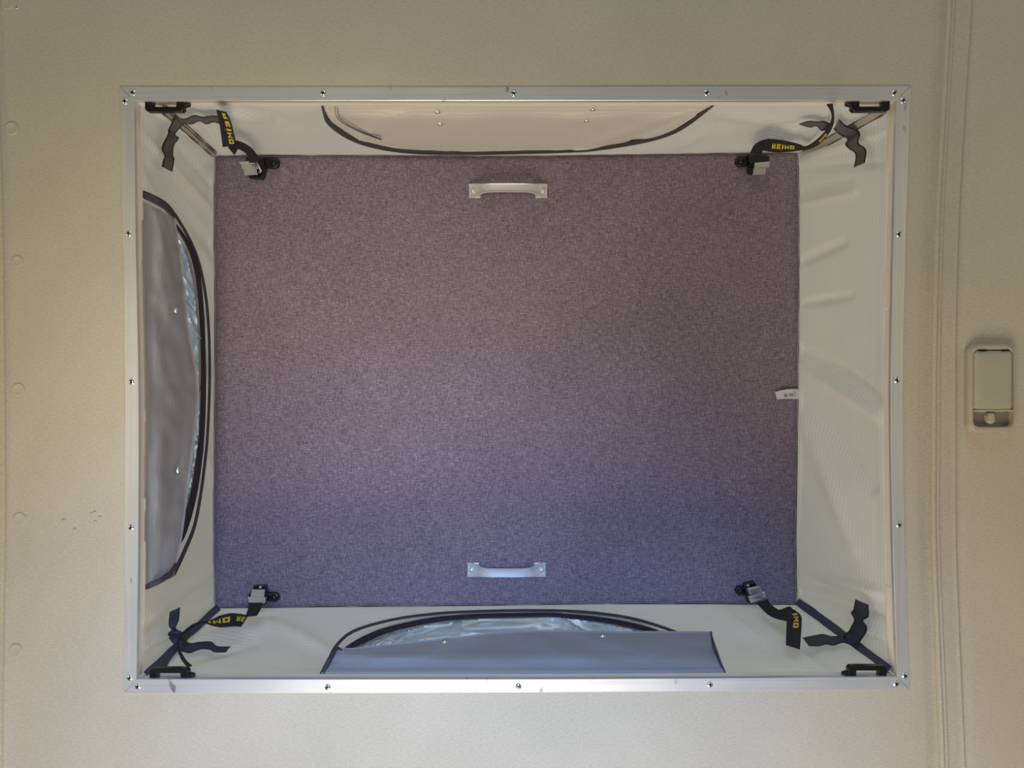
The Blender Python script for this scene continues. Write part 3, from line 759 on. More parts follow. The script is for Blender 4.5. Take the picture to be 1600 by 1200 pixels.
# ================================================================== ROOF PANEL
panel = empty('roof_panel', P(800, 600, D1), 'dark aubergine fabric covered roof panel of the raised pop-up roof with two silver handles', 'roof panel')
def build_panel():
    outline = []
    for s, rev in (('top', False), ('right', False), ('bottom', True), ('left', True)):
        pts = EDGE_TOP[s][:]; pts = pts[::-1] if rev else pts
        c = cr([v3(p) for p in pts], 8)[:-1]; outline += c
    outline = [P(p.x + (1.2 if p.x > 800 else -1.2), p.y + (1.2 if p.y > 600 else -1.2), D1) for p in outline]
    outline = [p + Vector((noise.noise(p * 30) * 0.0012, noise.noise(p * 30 + Vector((5, 5, 5))) * 0.0012, 0)) for p in outline]
    ctr = sum(outline, Vector()) / len(outline); rings = []
    for inset, z in ((0.0, 0.035), (-0.001, 0.012), (0.001, 0.004), (0.006, 0.0008), (0.014, 0.0), (0.04, 0.0)):
        ring = []
        for p in outline:
            q = p - ctr; q.x -= math.copysign(min(inset, abs(q.x)), q.x) if abs(q.x) > 0 else 0; q.y -= math.copysign(min(inset, abs(q.y)), q.y)
            ring.append(ctr + q + Vector((0, 0, z)))
        rings.append(ring)
    mb = MB(); mb.loft(rings, True, True)
    mb.build('upholstered_board', M['upholstery'], panel, smooth=True, angle=60)
    # piping along the seam
    rings = []; ol = outline + outline[:1]
    pip = []
    for i, p in enumerate(outline): pip.append(p + Vector((0, 0, -0.0005)) - Vector((math.copysign(0.0006, p.x), math.copysign(0.0006, p.y), 0)))
    mb = MB(); n = len(pip); rr = 0.0016; rings = []
    for i in range(n + 1):
        p = pip[i % n]; t = (pip[(i + 1) % n] - pip[(i - 1) % n]).normalized(); a = Vector((0, 0, 1)); b = t.cross(a).normalized()
        rings.append([p + (a * math.cos(k * math.pi / 4) + b * math.sin(k * math.pi / 4)) * rr for k in range(8)])
    mb.loft(rings, True, False); mb.build('edge_piping', M['piping'], panel, smooth=True)
build_panel()

def build_handle(cx, cy, rot):
    """bow handle: two square feet that flare into a raised channelled grip"""
    px = D1 / F; W = 60.5; root = None
    c = P(cx, cy, D1)
    prof = [(-61, 0.0040, 11.0), (-58, 0.0050, 11.0), (-53, 0.0080, 10.6), (-46, 0.0150, 9.2), (-40, 0.0215, 7.6), (-32, 0.0262, 7.0), (-20, 0.0280, 6.8), (0, 0.0286, 6.7),
            (20, 0.0280, 6.8), (32, 0.0262, 7.0), (40, 0.0215, 7.6), (46, 0.0150, 9.2), (53, 0.0080, 10.6), (58, 0.0050, 11.0), (61, 0.0040, 11.0)]
    cc = cr([Vector(p) for p in prof], 4); rings = []
    for k, q in enumerate(cc):
        x, h, w = q
        t = (cc[min(k + 1, len(cc) - 1)] - cc[max(k - 1, 0)]); sl = Vector((t.x * px, 0, -t.y)).normalized()   # along
        up = Vector((-sl.z, 0, sl.x)); up = up if up.z < 0 else -up
        base = c + Vector((x * px, 0, -h)); w2 = w * px
        th = 0.0030
        ring = []
        for (yy, hh) in ((-1, -th), (-1.0, 0.0003), (-0.92, 0.0012), (-0.82, 0.0010), (-0.66, -0.0010), (0, -0.0014), (0.66, -0.0010), (0.82, 0.0010), (0.92, 0.0012), (1.0, 0.0003), (1, -th), (0.6, -th - 0.0004), (-0.6, -th - 0.0004)):
            ring.append(base + Vector((0, yy * w2, 0)) + up * hh)
        rings.append(ring)
    mb = MB(); mb.loft(rings)
    h = mb.build('grab_handle', M['handle'], panel, smooth=True, angle=50)
    for s in (-1, 1):
        f = c + Vector((s * 51.5 * px, 0, 0)); hx, hy = 9.5 * px, 11 * px
        pts = [f + Vector((a * hx, b * hy, 0)) for a, b in ((-1, -1), (1, -1), (1, 1), (-1, 1))]
        pts2 = [f + Vector((a * hx * 0.9, b * hy * 0.96, -0.004)) for a, b in ((-1, -1), (1, -1), (1, 1), (-1, 1))]
        mb = MB(); mb.box8(pts + pts2)
        pl = mb.build('foot_plate', M['handle'], h, bevel=0.0012)
        mb = MB(); mb.lathe(f + Vector((s * 1.5 * px, 0, -0.006)), (-0.35 * s, 0, -1), [(0.0062, -0.002), (0.0062, 0.0008), (0.0048, 0.0026), (0, 0.003)], 20)
        mb.build('screw_cap', M['handle'], h, smooth=True)
build_handle(794, 299, 0)
build_handle(791.5, 889.5, 0)

# care label sewn into the seam
def build_care_label():
    rows = [((1248, 607.7), (1248, 623.4), D1 - 0.004), ((1238, 607.6), (1238, 623.3), D1 - 0.007), ((1230, 608.2), (1230, 623.2), D1 - 0.008), ((1221, 609.8), (1222, 623.3), D1 - 0.008), ((1211, 612.5), (1213.6, 624), D1 - 0.007)]
    rings = [[P(*a, d), P(*b, d + 0.001), P(*b, d + 0.0014), P(*a, d + 0.0004)] for a, b, d in rows]
    mb = MB(); mb.loft(rings); o = mb.build('care_label', M['white_label'], panel, smooth=True, angle=40)
    mb = MB()
    def dash(x0, y0, x1, y1, w=0.9):
        a, b = Vector((x0, y0)), Vector((x1, y1)); t = (b - a).normalized(); nn = Vector((-t.y, t.x)) * w / 2
        q = [P(a.x + nn.x, a.y + nn.y, D1 - 0.0098), P(b.x + nn.x, b.y + nn.y, D1 - 0.0098), P(b.x - nn.x, b.y - nn.y, D1 - 0.0098), P(a.x - nn.x, a.y - nn.y, D1 - 0.0098)]
        mb.box8([p + Vector((0, 0, 0.0008)) for p in q] + q)
    # blurred marks, read from the loose end: 0 1  8 4 5
    for s in ((1226.2, 616, 1226.2, 620), (1228.4, 616, 1228.4, 620), (1226.2, 616, 1228.4, 616), (1226.2, 620, 1228.4, 620), (1229.9, 616, 1229.9, 620.4),
              (1234.4, 615.4, 1234.4, 619.6), (1236, 615.2, 1236, 619.6), (1234.4, 617.4, 1236, 617.4), (1237.6, 618, 1240.4, 617.4), (1239.2, 614.4, 1239.2, 619.6), (1240.6, 612.8, 1243.4, 613.2), (1241.2, 616.8, 1243.6, 619.4), (1242, 614, 1243.8, 613.4)):
        dash(*s, w=0.7)
    mb.build('printed_mark', M['print'], o)
build_care_label()

# ================================================================== RIBBONS (webbing, tapes)
def ribbon_rows(rows, n=5, off=0.021):
    """rows: ((xl,yl),(xr,yr),dl[,dr]) -> interpolated 3D left and right points"""
    A = [P(r[0][0], r[0][1], min(r[2], room_depth(*r[0], off))) for r in rows]
    B = [P(r[1][0], r[1][1], min(r[3] if len(r) > 3 else r[2], room_depth(*r[1], off))) for r in rows]
    return cr(A, n), cr(B, n)
def ribbon(name, rows, mats, parent, th=0.0014, n=5, edge=False, smooth=True, off=0.021):
    A, B = ribbon_rows(rows, n, off); rings = []
    prev = None
    for k in range(len(A)):
        t = ((A[min(k + 1, len(A) - 1)] + B[min(k + 1, len(A) - 1)]) - (A[max(k - 1, 0)] + B[max(k - 1, 0)]))
        nn = t.cross(B[k] - A[k]).normalized()
        if prev and nn.dot(prev) < 0: nn = -nn
        prev = nn
        if edge:
            c1 = A[k].lerp(B[k], 0.13); c2 = A[k].lerp(B[k], 0.87)
            rings.append([A[k] + nn * th / 2, c1 + nn * th / 2, c2 + nn * th / 2, B[k] + nn * th / 2, B[k] - nn * th / 2, c2 - nn * th / 2, c1 - nn * th / 2, A[k] - nn * th / 2])
        else:
            rings.append([A[k] + nn * th / 2, B[k] + nn * th / 2, B[k] - nn * th / 2, A[k] - nn * th / 2])
    mb = MB(); mb.loft(rings)
    if edge:
        m = len(rings[0])
        for i in range(len(rings) - 1):
            for j in range(m): mb.m[i * m + j] = 1 if j in (0, 2, 3, 4, 6, 7) else 0
    return mb.build(name, mats, parent, smooth=smooth, angle=35), A, B

T_ = 0.27   # stroke
GLYPH = {   # square block capitals drawn as quads in a unit cell
 'O': [[(0, 0), (1, 0), (1, T_), (0, T_)], [(0, 1 - T_), (1, 1 - T_), (1, 1), (0, 1)], [(0, T_), (0.31, T_), (0.31, 1 - T_), (0, 1 - T_)], [(0.69, T_), (1, T_), (1, 1 - T_), (0.69, 1 - T_)]],
 'I': [[(0.32, 0), (0.68, 0), (0.68, 1), (0.32, 1)]],
 'E': [[(0, 0), (0.26, 0), (0.26, 1), (0, 1)], [(0.26, 0), (0.95, 0), (0.95, T_), (0.26, T_)], [(0.26, 0.4), (0.85, 0.4), (0.85, 0.6), (0.26, 0.6)], [(0.26, 1 - T_), (0.95, 1 - T_), (0.95, 1), (0.26, 1)]],
 'M': [[(0, 0), (0.2, 0), (0.2, 1), (0, 1)], [(0.8, 0), (1, 0), (1, 1), (0.8, 1)], [(0.2, 1), (0.2, 0.66), (0.5, 0.22), (0.5, 0.56)], [(0.5, 0.56), (0.5, 0.22), (0.8, 0.66), (0.8, 1)]],
 'R': [[(0, 0), (0.24, 0), (0.24, 1), (0, 1)], [(0.24, 1 - T_), (0.9, 1 - T_), (0.9, 1), (0.24, 1)], [(0.68, 0.55), (0.92, 0.55), (0.92, 1 - T_), (0.68, 1 - T_)], [(0.24, 0.38), (0.9, 0.38), (0.9, 0.56), (0.24, 0.56)], [(0.45, 0.38), (0.74, 0.38), (0.98, 0), (0.69, 0)]],
}
def text_mesh(s, bold=0):
    vs = []; fs = []; x = 0.0
    for ch in s:
        w = 0.42 if ch == 'I' else 1.0; x_off = -0.30 if ch == 'I' else 0.0
        for q_ in GLYPH[ch]:
            n = 3; b = len(vs)
            for k in range(n + 1):        # cut each stroke so that it follows the bent strap
                t = k / n; p = [Vector(c) for c in q_]
                l = p[0].lerp(p[1], t); u = p[3].lerp(p[2], t)
                for q2_ in (l, u): vs.append(Vector((x + x_off + q2_.x, q2_.y, 0)))
            for k in range(n): fs.append((b + 2 * k, b + 2 * k + 2, b + 2 * k + 3, b + 2 * k + 1))
        x += w + 0.26
    return vs, fs

def letter_on(A, B, s0, s1, v0, v1, text, parent, dot=True, flip=True, off=0.0011, mat='yellow'):
    """wrap lettering on a ribbon: s along, v across; tops of letters towards v0 when flip"""
    vs, fs = text_mesh(text, 0.035)
    x0 = min(v.x for v in vs); x1 = max(v.x for v in vs); y0 = min(v.y for v in vs); y1 = max(v.y for v in vs)
    L = [0.0]; 
    for k in range(1, len(A)): L.append(L[-1] + ((A[k] + B[k]) / 2 - (A[k - 1] + B[k - 1]) / 2).length)
    def at(s, v):
        d = s * L[-1]; i = 0
        while i < len(L) - 2 and L[i + 1] < d: i += 1
        t = (d - L[i]) / max(1e-9, L[i + 1] - L[i])
        a = A[i].lerp(A[i + 1], t); b = B[i].lerp(B[i + 1], t)
        nn = (A[i + 1] + B[i + 1] - A[i] - B[i]).cross(b - a).normalized()
        if nn.dot(Vector((0, 0, CZ)) - a) < 0: nn = -nn
        return a.lerp(b, v), nn
    out = []
    for v in vs:
        fx = (v.x - x0) / (x1 - x0); fy = (v.y - y0) / (y1 - y0)
        p, nn = at(s0 + (s1 - s0) * fx, v0 + (v1 - v0) * fy); out.append(p + nn * off)
    o = mesh_obj('lettering', out, fs, M[mat], parent)
    if dot is not None and dot is not False:
        vc = v1 + (v1 - v0) * 0.28
        p, nn = at(s0 + (s1 - s0) * dot, vc); mb = MB(); mb.lathe(p + nn * 0.001, nn, [(0.0022, -0.0006), (0.0022, 0.0004), (0, 0.0006)], 12)
        mb.build('printed_dot', M['red'], parent)
    return o

def q(ox, oy, s):   # crop coordinates -> photo pixels
    return lambda x, y: (ox + x * s, oy + y * s)
q1 = q(180, 120, 0.1875); q2 = q(1140, 160, 0.1625); q3 = q(180, 870, 0.1875); q4 = q(1130, 870, 0.1875)

def bracket(root, x0, y0, x1, y1, r, d=D1 - 0.008, knob=True):
    """black plastic plate with a rounded screw end at (x1,y1)"""
    px = D1 / F; a = P(x0, y0, d); b = P(x1, y1, d); t = (b - a).normalized(); nn = Vector((-t.y, t.x, 0)); R = r * px
    base = [a + nn * R * 0.8, a - nn * R * 0.8] + [b + (t * math.cos(k) - nn * math.cos(math.pi / 2 - k) * 1) * R for k in [math.pi / 2 - math.pi * i / 10 for i in range(0, 0)]]
    ring = [a + nn * R * 0.85, a - nn * R * 0.85]
    for i in range(13):
        ang = -math.pi / 2 + math.pi * i / 12; ring.append(b + t * math.cos(ang) * R + nn * math.sin(ang) * R)
    mb = MB(); up = Vector((0, 0, 1))
    c = sum(ring, Vector()) / len(ring)
    mb.loft([[p + up * 0.007 for p in ring], [p + up * 0.001 for p in ring], [p.lerp(c, 0.06) for p in ring], [p.lerp(c, 0.2) - up * 0.0006 for p in ring]])
    o = mb.build('mounting_plate', M['plastic'], root, smooth=True, angle=50)
    mb = MB(); mb.lathe(b, (0, 0, -1), [(R * 0.62, -0.002), (R * 0.62, 0.004), (R * 0.5, 0.006), (R * 0.25, 0.0066), (R * 0.2, 0.005), (0, 0.005)], 20)
    mb.build('screw_head', M['plastic'], o, smooth=True, angle=50)
    return o

def buckle(root, box, tab, d=D1 - 0.030, dt=D1 - 0.034):
    """cam buckle: box = 4 px corners of the housing, tab = 4 px corners of the thumb lever"""
    mb = MB()
    lo = [P(x, y, d) for x, y in box]; hi = [p + Vector((0, 0, 0.010)) for p in lo]; mb.box8(lo + hi)
    b = mb.build('buckle', M['buckle'], root, bevel=0.0012)
    # roller edge along the housing
    mb = MB(); mb.tube([P(*box[0], d - 0.001), P(*box[1], d - 0.001)], 0.0022, 12); mb.build('roller', M['buckle'], b, smooth=True, angle=50)
    mb = MB(); lo = [P(x, y, dt) for x, y in tab]; hi = [p + Vector((0, 0, 0.003)) for p in lo]; mb.box8(lo + hi)
    c = sum(lo, Vector()) / 4; i1 = [p.lerp(c, 0.22) - Vector((0, 0, 0.0002)) for p in lo]; i2 = [p - Vector((0, 0, 0.0009)) for p in i1]; mb.box8(i2 + i1)
    mb.build('lever', M['buckle'], b, bevel=0.0006)
    return b
def clamp_body(root, pts, d=D1 - 0.018, th=0.012):
    mb = MB(); lo = [P(x, y, d) for x, y in pts]; hi = [p + Vector((0, 0, th)) for p in lo]
    mb.loft([hi, lo, [p.lerp(sum(lo, Vector()) / len(lo), 0.12) - Vector((0, 0, 0.0015)) for p in lo]])
    return mb.build('buckle_base', M['plastic'], root, bevel=0.001)

G = 'printed lashing straps at the roof panel corners'
# --- strap near image top left
s1 = empty('lashing_strap', P(420, 255, D1), 'black lashing strap with yellow print hanging flat at the dark panel upper left corner', 'strap', G)
wb, A, B = ribbon('webbing', [(q1(842, 276), q1(925, 298), 1.34), (q1(858, 340), q1(955, 350), 1.335), (q1(872, 410), q1(978, 425), 1.335), (q1(884, 490), q1(996, 500), 1.34), (q1(896, 582), q1(1016, 575), 1.35)], M['webbing'], s1)
letter_on(A, B, 0.02, 0.90, 0.86, 0.50, 'REIMO', wb, dot=0.50)
ribbon('webbing', [(q1(940, 590), q1(1016, 560), 1.352), (q1(955, 605), q1(1024, 590), 1.354), (q1(992, 650), q1(1012, 622), 1.356)], M['webbing'], s1)
ribbon('webbing', [(q1(975, 530), q1(985, 620), 1.357), (q1(1030, 538), q1(1020, 600), 1.365), (q1(1085, 560), q1(1065, 620), 1.38), (q1(1140, 600), q1(1098, 648), 1.40), (q1(1180, 650), q1(1110, 695), 1.425), (q1(1210, 705), q1(1115, 720), 1.44)], M['webbing'], s1)
bracket(s1, *q1(1180, 708), *q1(1318, 714), 9.0)
clamp_body(s1, [q1(1085, 665), q1(1225, 665), q1(1250, 770), q1(1225, 850), q1(1110, 838), q1(1085, 760)])
buckle(s1, [q1(1040, 718), q1(1172, 708), q1(1190, 765), q1(1060, 772)], [q1(1066, 762), q1(1175, 760), q1(1186, 815), q1(1078, 820)])
mb = MB(); mb.tube([P(*q1(1172, 712), D1 - 0.032), P(*q1(1196, 750), D1 - 0.031), P(*q1(1216, 785), D1 - 0.028), P(*q1(1200, 802), D1 - 0.026)], 0.0024, 10); mb.build('buckle_cheek', M['buckle'], s1, smooth=True)
# --- strap near image top right
s2 = empty('lashing_strap', P(1170, 250, D1), 'twisted black lashing strap looping up to the hatch edge, upper right of the dark panel', 'strap', G)
wb, A, B = ribbon('webbing', [(q2(372, 356), q2(322, 460), 1.39), (q2(420, 356), q2(400, 474), 1.375), (q2(500, 366), q2(480, 480), 1.36), (q2(600, 386), q2(590, 472), 1.345), (q2(665, 403), q2(660, 462), 1.34), (q2(722, 425), q2(722, 456), 1.335, 1.33), (q2(775, 405), q2(790, 440), 1.33),
      (q2(835, 360), q2(862, 400), 1.32), (q2(895, 305), q2(925, 335), 1.30), (q2(945, 240), q2(975, 268), 1.27), (q2(975, 175), q2(1003, 190), 1.24), (q2(980, 115), q2(1006, 115), 1.21), (q2(962, 65), q2(998, 60), 1.19), (q2(932, 20), q2(992, 15), 1.17)], M['webbing'], s2)
letter_on(A, B, 0.040, 0.165, 0.26, 0.66, 'REIMO', wb, dot=0.45)
letter_on(A, B, 0.385, 0.52, 0.30, 0.75, 'IMO', wb, dot=None)
ribbon('webbing', [(q2(385, 350), q2(318, 465), 1.392), (q2(300, 372), q2(330, 440), 1.40), (q2(235, 415), q2(315, 470), 1.42), (q2(200, 480), q2(300, 510), 1.44)], M['webbing'], s2)
bracket(s2, *q2(370, 545), *q2(108, 565), 8.0)
clamp_body(s2, [q2(175, 500), q2(300, 500), q2(380, 520), q2(382, 580), q2(250, 590), q2(200, 600)])
mb = MB()
mb.lathe(P(*q2(205, 645), D1 - 0.016), (-0.25, 0.0, -1), [(0.0085, -0.008), (0.0085, 0.005), (0.0070, 0.0075), (0.0052, 0.0075), (0.0050, 0.002), (0, 0.002)], 24); mb.build('buckle_eye', M['plastic'], s2, smooth=True, angle=50)
buckle(s2, [q2(240, 592), q2(385, 580), q2(386, 622), q2(240, 634)], [q2(235, 632), q2(352, 630), q2(345, 690), q2(222, 698)])
# --- strap near image bottom left
s3 = empty('lashing_strap', P(403, 935, D1), 'half twisted black lashing strap over the seam at the dark panel lower left corner', 'strap', G)
ribbon('webbing', [(q3(1112, 385), q3(1230, 385), 1.435), (q3(1108, 430), q3(1215, 430), 1.425), (q3(1095, 470), q3(1198, 462), 1.41), (q3(1088, 498), q3(1180, 490), 1.40)], M['webbing'], s3, off=0.030)
wb, A, B = ribbon('webbing', [(q3(530, 780), q3(553, 775), 1.20), (q3(512, 725), q3(533, 722), 1.215), (q3(540, 655), q3(560, 660), 1.24), (q3(590, 605), q3(608, 615), 1.265), (q3(650, 560), q3(665, 580), 1.29), (q3(710, 540), q3(720, 552), 1.31), (q3(760, 538), q3(765, 556), 1.32), (q3(810, 522), q3(815, 575), 1.33), (q3(870, 494), q3(885, 586), 1.345),
      (q3(960, 473), q3(955, 580), 1.36), (q3(1040, 478), q3(1010, 578), 1.375), (q3(1108, 490), q3(1050, 582), 1.39)], M['webbing'], s3, off=0.030)
letter_on(A, B, 0.70, 0.865, 0.30, 0.72, 'IMO', wb, dot=None)
letter_on(A, B, 0.92, 0.992, 0.22, 0.62, 'RE', wb, dot=None)
ribbon('webbing', [(q3(512, 720), q3(535, 716), 1.215), (q3(522, 785), q3(545, 780), 1.20), (q3(548, 850), q3(575, 838), 1.185), (q3(580, 895), q3(608, 880), 1.175), (q3(607, 922), q3(640, 906), 1.17)], M['webbing'], s3, off=0.030)
bracket(s3, *q3(1200, 330), *q3(1325, 340), 7.5)
clamp_body(s3, [q3(1150, 245), q3(1245, 245), q3(1270, 330), q3(1250, 400), q3(1105, 400), q3(1105, 330)])
buckle(s3, [q3(1108, 340), q3(1255, 345), q3(1245, 390), q3(1108, 386)], [q3(1140, 272), q3(1245, 276), q3(1240, 338), q3(1126, 334)])
mb = MB(); mb.lathe(P(*q3(1208, 256), D1 - 0.02), (0, 0, -1), [(0.0028, -0.01), (0.0028, 0.001), (0, 0.002)], 14); mb.build('rivet', M['buckle'], s3, smooth=True)
# --- strap near image bottom right
s4 = empty('lashing_strap', P(1178, 930, D1), 'black lashing strap folded down square below the lower right corner of the dark panel', 'strap', G)
ribbon('webbing', [(q4(280, 385), q4(372, 355), 1.435), (q4(310, 420), q4(392, 392), 1.425), (q4(370, 478), q4(445, 434), 1.41), (q4(445, 515), q4(480, 442), 1.395), (q4(530, 535), q4(550, 416), 1.38), (q4(560, 545), q4(585, 445), 1.378)], M['webbing'], s4)
wb, A, B = ribbon('webbing', [(q4(530, 460), q4(590, 440), 1.376), (q4(530, 500), q4(648, 492), 1.374), (q4(528, 560), q4(654, 556), 1.37), (q4(524, 650), q4(648, 650), 1.365), (q4(522, 733), q4(640, 770), 1.36)], M['webbing'], s4)
letter_on(A, B, 0.10, 0.52, 0.45, 0.80, 'IMO', wb, dot=None)
mb = MB(); lo = [P(*q4(x, y), 1.359) for x, y in ((600, 772), (640, 775), (636, 800), (618, 788))]; mb.box8(lo + [p + Vector((0, 0, 0.001)) for p in lo]); mb.build('frayed_end', M['webbing'], s4)
bracket(s4, *q4(260, 285), *q4(145, 285), 7.5)
clamp_body(s4, [q4(175, 230), q4(260, 205), q4(335, 330), q4(340, 350), q4(235, 395), q4(205, 385)])
buckle(s4, [q4(212, 338), q4(345, 298), q4(356, 342), q4(232, 388)], [q4(197, 266), q4(305, 240), q4(330, 298), q4(224, 322)])
mb = MB(); mb.lathe(P(*q4(208, 240), D1 - 0.02), (0, 0, -1), [(0.0026, -0.01), (0.0026, 0.001), (0, 0.002)], 14); mb.build('rivet', M['buckle'], s4, smooth=True)

# ================================================================== TIE TAPES IN THE CANVAS CORNERS
GT = 'crinkled tie tapes sewn in the canvas corners'
def tape(root, L_, R_, q_, d0, d1, mats, wave=0.004, off=0.012):
    rows = []
    m = len(L_)
    for k in range(m):
        d = d0 + (d1 - d0) * k / (m - 1) + wave * (1 if k % 2 else -1)
        rows.append((q_(*L_[k]), q_(*R_[k]), d, d + wave * 0.8 * (1 if k % 3 else -1)))
    return ribbon('tape_tail', rows, mats, root, th=0.0008, n=4, edge=True, off=off)[0]
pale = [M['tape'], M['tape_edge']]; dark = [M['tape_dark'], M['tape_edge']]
t1 = empty('tie_tape', P(*q1(540, 360), 1.27), 'crinkled grey tie tape in the upper left canvas corner, one tail behind the printed strap', 'tie tape', GT)
tape(t1, [(500, 328), (442, 440), (442, 470), (405, 545), (388, 600), (412, 660), (400, 690), (390, 750)], [(582, 382), (540, 425), (500, 480), (530, 512), (490, 570), (482, 650), (492, 690), (474, 792)], q1, 1.25, 1.21, pale)
tape(t1, [(505, 325), (570, 352), (660, 320), (730, 335), (800, 324), (870, 328)], [(575, 385), (640, 396), (700, 370), (760, 395), (820, 378), (870, 392)], q1, 1.25, 1.33, pale)
t2 = empty('tie_tape', P(*q2(1030, 220), 1.25), 'crinkled grey tie tape in the upper right canvas corner under the looping strap', 'tie tape', GT)
tape(t2, [(668, 208), (760, 180), (850, 186), (910, 180), (955, 200), (985, 212)], [(682, 216), (770, 240), (838, 230), (882, 272), (925, 266), (975, 270)], q2, 1.33, 1.26, pale)
tape(t2, [(1055, 160), (1120, 222), (1228, 262), (1255, 310), (1238, 388), (1312, 455), (1300, 580)], [(1000, 258), (1062, 312), (1135, 352), (1112, 402), (1150, 450), (1212, 500), (1196, 626)], q2, 1.25, 1.20, pale)
t3 = empty('tie_tape', P(*q3(520, 680), 1.22), 'crumpled dark tie tape in the lower left canvas corner over the charcoal seam', 'tie tape', GT)
tape(t3, [(455, 460), (446, 530), (446, 575), (470, 610), (440, 640), (455, 690), (500, 740)], [(542, 420), (530, 530), (506, 590), (520, 610), (560, 630), (560, 670), (600, 710)], q3, 1.21, 1.22, dark, off=0.006)
tape(t3, [(520, 660), (620, 718), (700, 710), (800, 708), (850, 745), (960, 748)], [(530, 780), (620, 802), (700, 772), (780, 772), (830, 795), (920, 796)], q3, 1.22, 1.27, dark, off=0.006)
t4 = empty('tie_tape', P(*q4(1080, 680), 1.22), 'crumpled dark tie tape in the lower right canvas corner over the charcoal seam', 'tie tape', GT)
tape(t4, [(1102, 354), (1086, 440), (1064, 465), (1092, 525), (1062, 590), (1044, 620), (1010, 650), (1000, 690)], [(1208, 400), (1212, 496), (1166, 532), (1196, 580), (1188, 636), (1152, 690), (1130, 720), (1070, 738)], q4, 1.20, 1.24, dark)
tape(t4, [(664, 676), (740, 660), (830, 645), (900, 662), (960, 660), (1030, 655)], [(712, 742), (800, 744), (860, 730), (918, 738), (1000, 716), (1060, 736)], q4, 1.29, 1.24, dark)

# ================================================================== BLACK LASHING LOOPS ON THE PLYWOOD
GL = 'black plastic lashing loops on the plywood edge'
def loop(px0, px1, py_wall, py_bar, flange_right, label, d=D0 + 0.0065):
    """footman loop: two feet on the plywood face, bar standing off it"""
    root = empty('lashing_loop', P((px0 + px1) / 2, py_wall, d), label, 'loop', GL)
    s = 1 if py_bar > py_wall else -1
    k = d / F; x0 = (px0 - 800) * k; x1 = (px1 - 800) * k; yw = (py_wall - 600) * k; yb = (py_bar - 600) * k; z = CZ + d; t = 0.0072
    def prism(pts, name, parent, z0=-0.005, z1=0.006):
        mb = MB(); mb.loft([[Vector((x, y, z + z0)) for x, y in pts], [Vector((x, y, z + z1)) for x, y in pts]])
        return mb.build(name, M['plastic'], parent, bevel=0.0014)
    c = 0.004; yw -= s * 0.0004
    # bar and legs in one moulding
    leg = 0.012
    o = [(x0, yw), (x0, yb - s * c), (x0 + c * 0.4, yb - s * c * 0.4), (x0 + c, yb), (x1 - c, yb), (x1 - c * 0.4, yb - s * c * 0.4), (x1, yb - s * c), (x1, yw), (x1 - leg, yw), (x1 - leg, yb - s * t), (x0 + leg, yb - s * t), (x0 + leg, yw)]
    mb = MB(); vs = [Vector((x, y, z - 0.004)) for x, y in o] + [Vector((x, y, z + 0.006)) for x, y in o]; n = len(o)
    fs = []
    for zz in (0, n):
        fs += [tuple(zz + i for i in (0, 1, 10, 11)), tuple(zz + i for i in (1, 2, 3, 4, 5, 6, 9, 10)), tuple(zz + i for i in (6, 7, 8, 9))]
    fs += [(i, (i + 1) % n, n + (i + 1) % n, n + i) for i in range(n)]
    mb.add(vs, fs); mb.build('loop_bar', M['plastic'], root, bevel=0.0012)
    xf = x1 if flange_right else x0; sg = 1 if flange_right else -1
    mb = MB(); pts = [(xf - sg * 0.004, yw), (xf + sg * 0.0065, yw), (xf + sg * 0.0065, yw + s * 0.006), (xf + sg * 0.003, yw + s * 0.0075), (xf - sg * 0.004, yw + s * 0.009)]
    mb.loft([[Vector((x, y, z - 0.003)) for x, y in pts], [Vector((x, y, z + 0.007)) for x, y in pts]]); mb.build('foot', M['plastic'], root, bevel=0.001)
    return root
loop(228, 289, 158.5, 175.5, True, 'black plastic lashing loop on the pale plywood at the upper left corner of the hatch')
loop(1329, 1389, 157.5, 175, False, 'black plastic lashing loop on the pale plywood at the upper right corner of the hatch')
loop(235, 296, 1060, 1043, True, 'black plastic lashing loop on the shaded plywood at the lower left corner of the hatch')
loop(1324, 1384, 1057.5, 1039, False, 'black plastic lashing loop on the shaded plywood at the lower right corner of the hatch')

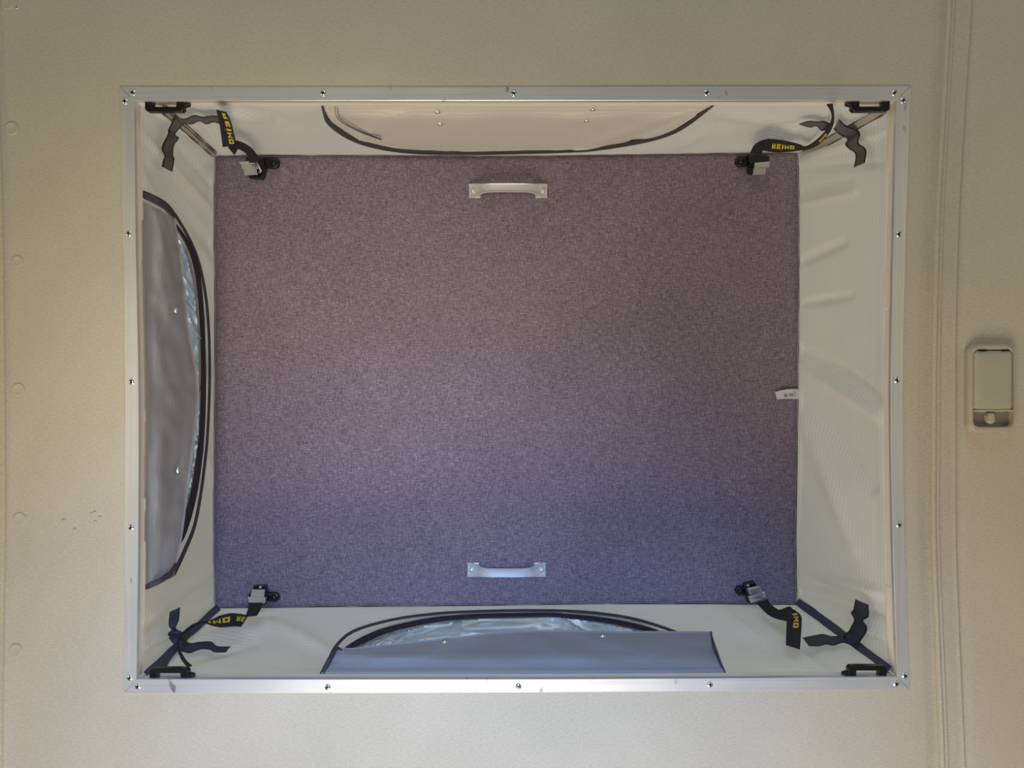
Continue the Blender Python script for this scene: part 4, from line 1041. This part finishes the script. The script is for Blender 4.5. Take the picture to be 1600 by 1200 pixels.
# ================================================================== DOME LAMP
def rrect(x0, y0, x1, y1, r, n=8):
    pts = []
    for cx, cy, a0 in ((x1 - r, y0 + r, -90), (x1 - r, y1 - r, 0), (x0 + r, y1 - r, 90), (x0 + r, y0 + r, 180)):
        for k in range(n + 1):
            a = math.radians(a0 + 90 * k / n); pts.append((cx + r * math.cos(a), cy + r * math.sin(a)))
    return pts
lamp = empty('dome_light', P(1542, 606, D0), 'beige rectangular interior light with prismatic lens and slide switch on the headliner', 'lamp')
def lamp_ring(ins, h, box=(1506.5, 537, 1578, 675.5), r=15):
    x0, y0, x1, y1 = box
    return [P(x, y) + Vector((0, 0, -h)) for x, y in rrect(x0 + ins, y0 + ins, x1 - ins, y1 - ins, max(r - ins, 2))]
mb = MB()
inner = (1513.5, 546.5, 1574.5, 667)
mb.loft([lamp_ring(0, 0), lamp_ring(0, 0.005), lamp_ring(0.8, 0.009), lamp_ring(2.5, 0.0118), lamp_ring(4.5, 0.0125), lamp_ring(0, 0.0115, inner, 9), lamp_ring(0.8, 0.006, inner, 9), lamp_ring(1, 0.003, inner, 9)], True, False)
mb.build('housing', M['lamp'], lamp, smooth=True, angle=60)
mb = MB(); rr = lamp_ring(0.3, 0.0035, inner, 9); mb.add(rr, [tuple(range(len(rr)))]); mb.add([p + Vector((0, 0, 0.002)) for p in rr], [tuple(range(len(rr)))])
mb.build('recess', M['lamp_recess'], lamp)
lb = (1514.2, 548.5, 1574, 641.5)
mb = MB(); mb.loft([lamp_ring(0, 0.004, lb, 7), lamp_ring(0, 0.0105, lb, 7), lamp_ring(1.5, 0.0125, lb, 7), lamp_ring(6, 0.0135, lb, 5), lamp_ring(20, 0.0142, lb, 3)]); mb.build('lens', M['lens'], lamp, smooth=True, angle=60)
mb = MB()
for x0_, x1_ in ((1522, 1533), (1557, 1568)):
    mb = MB(); pts = [P(x0_, 548.2), P(x1_, 547.2), P(x1_, 549.2), P(x0_, 549.6)]; mb.box8([p + Vector((0, 0, -0.0130)) for p in pts] + [p + Vector((0, 0, -0.008)) for p in pts])
    mb.build('clip_slot', M['recess'], lamp)
mb = MB(); pts = [P(x, y) for x, y in ((1514.5, 640), (1574, 639.5), (1574.5, 642.2), (1552, 643), (1535, 642.2), (1528, 644), (1514.5, 643))]
mb.loft([[p + Vector((0, 0, -0.004)) for p in pts], [p + Vector((0, 0, -0.0138)) for p in pts]]); mb.build('lens_lip', M['lens'], lamp, bevel=0.0005)
sb = (1535.5, 644, 1547.5, 662)
mb = MB(); mb.loft([lamp_ring(0, 0.003, sb, 6), lamp_ring(0.2, 0.010, sb, 6), lamp_ring(1.2, 0.0125, sb, 6), lamp_ring(3.2, 0.0130, sb, 4)]); mb.build('switch', M['lens'], lamp, smooth=True, angle=60)
mb = MB(); mb.lathe(P(1525, 557) + Vector((0, 0, -0.0128)), (0, 0, -1), [(0.0028, -0.001), (0.0028, 0.0006), (0.0018, 0.0008), (0.0012, -0.0002), (0, -0.0002)], 16); mb.build('lens_rivet', M['lens'], lamp, smooth=True, angle=40)
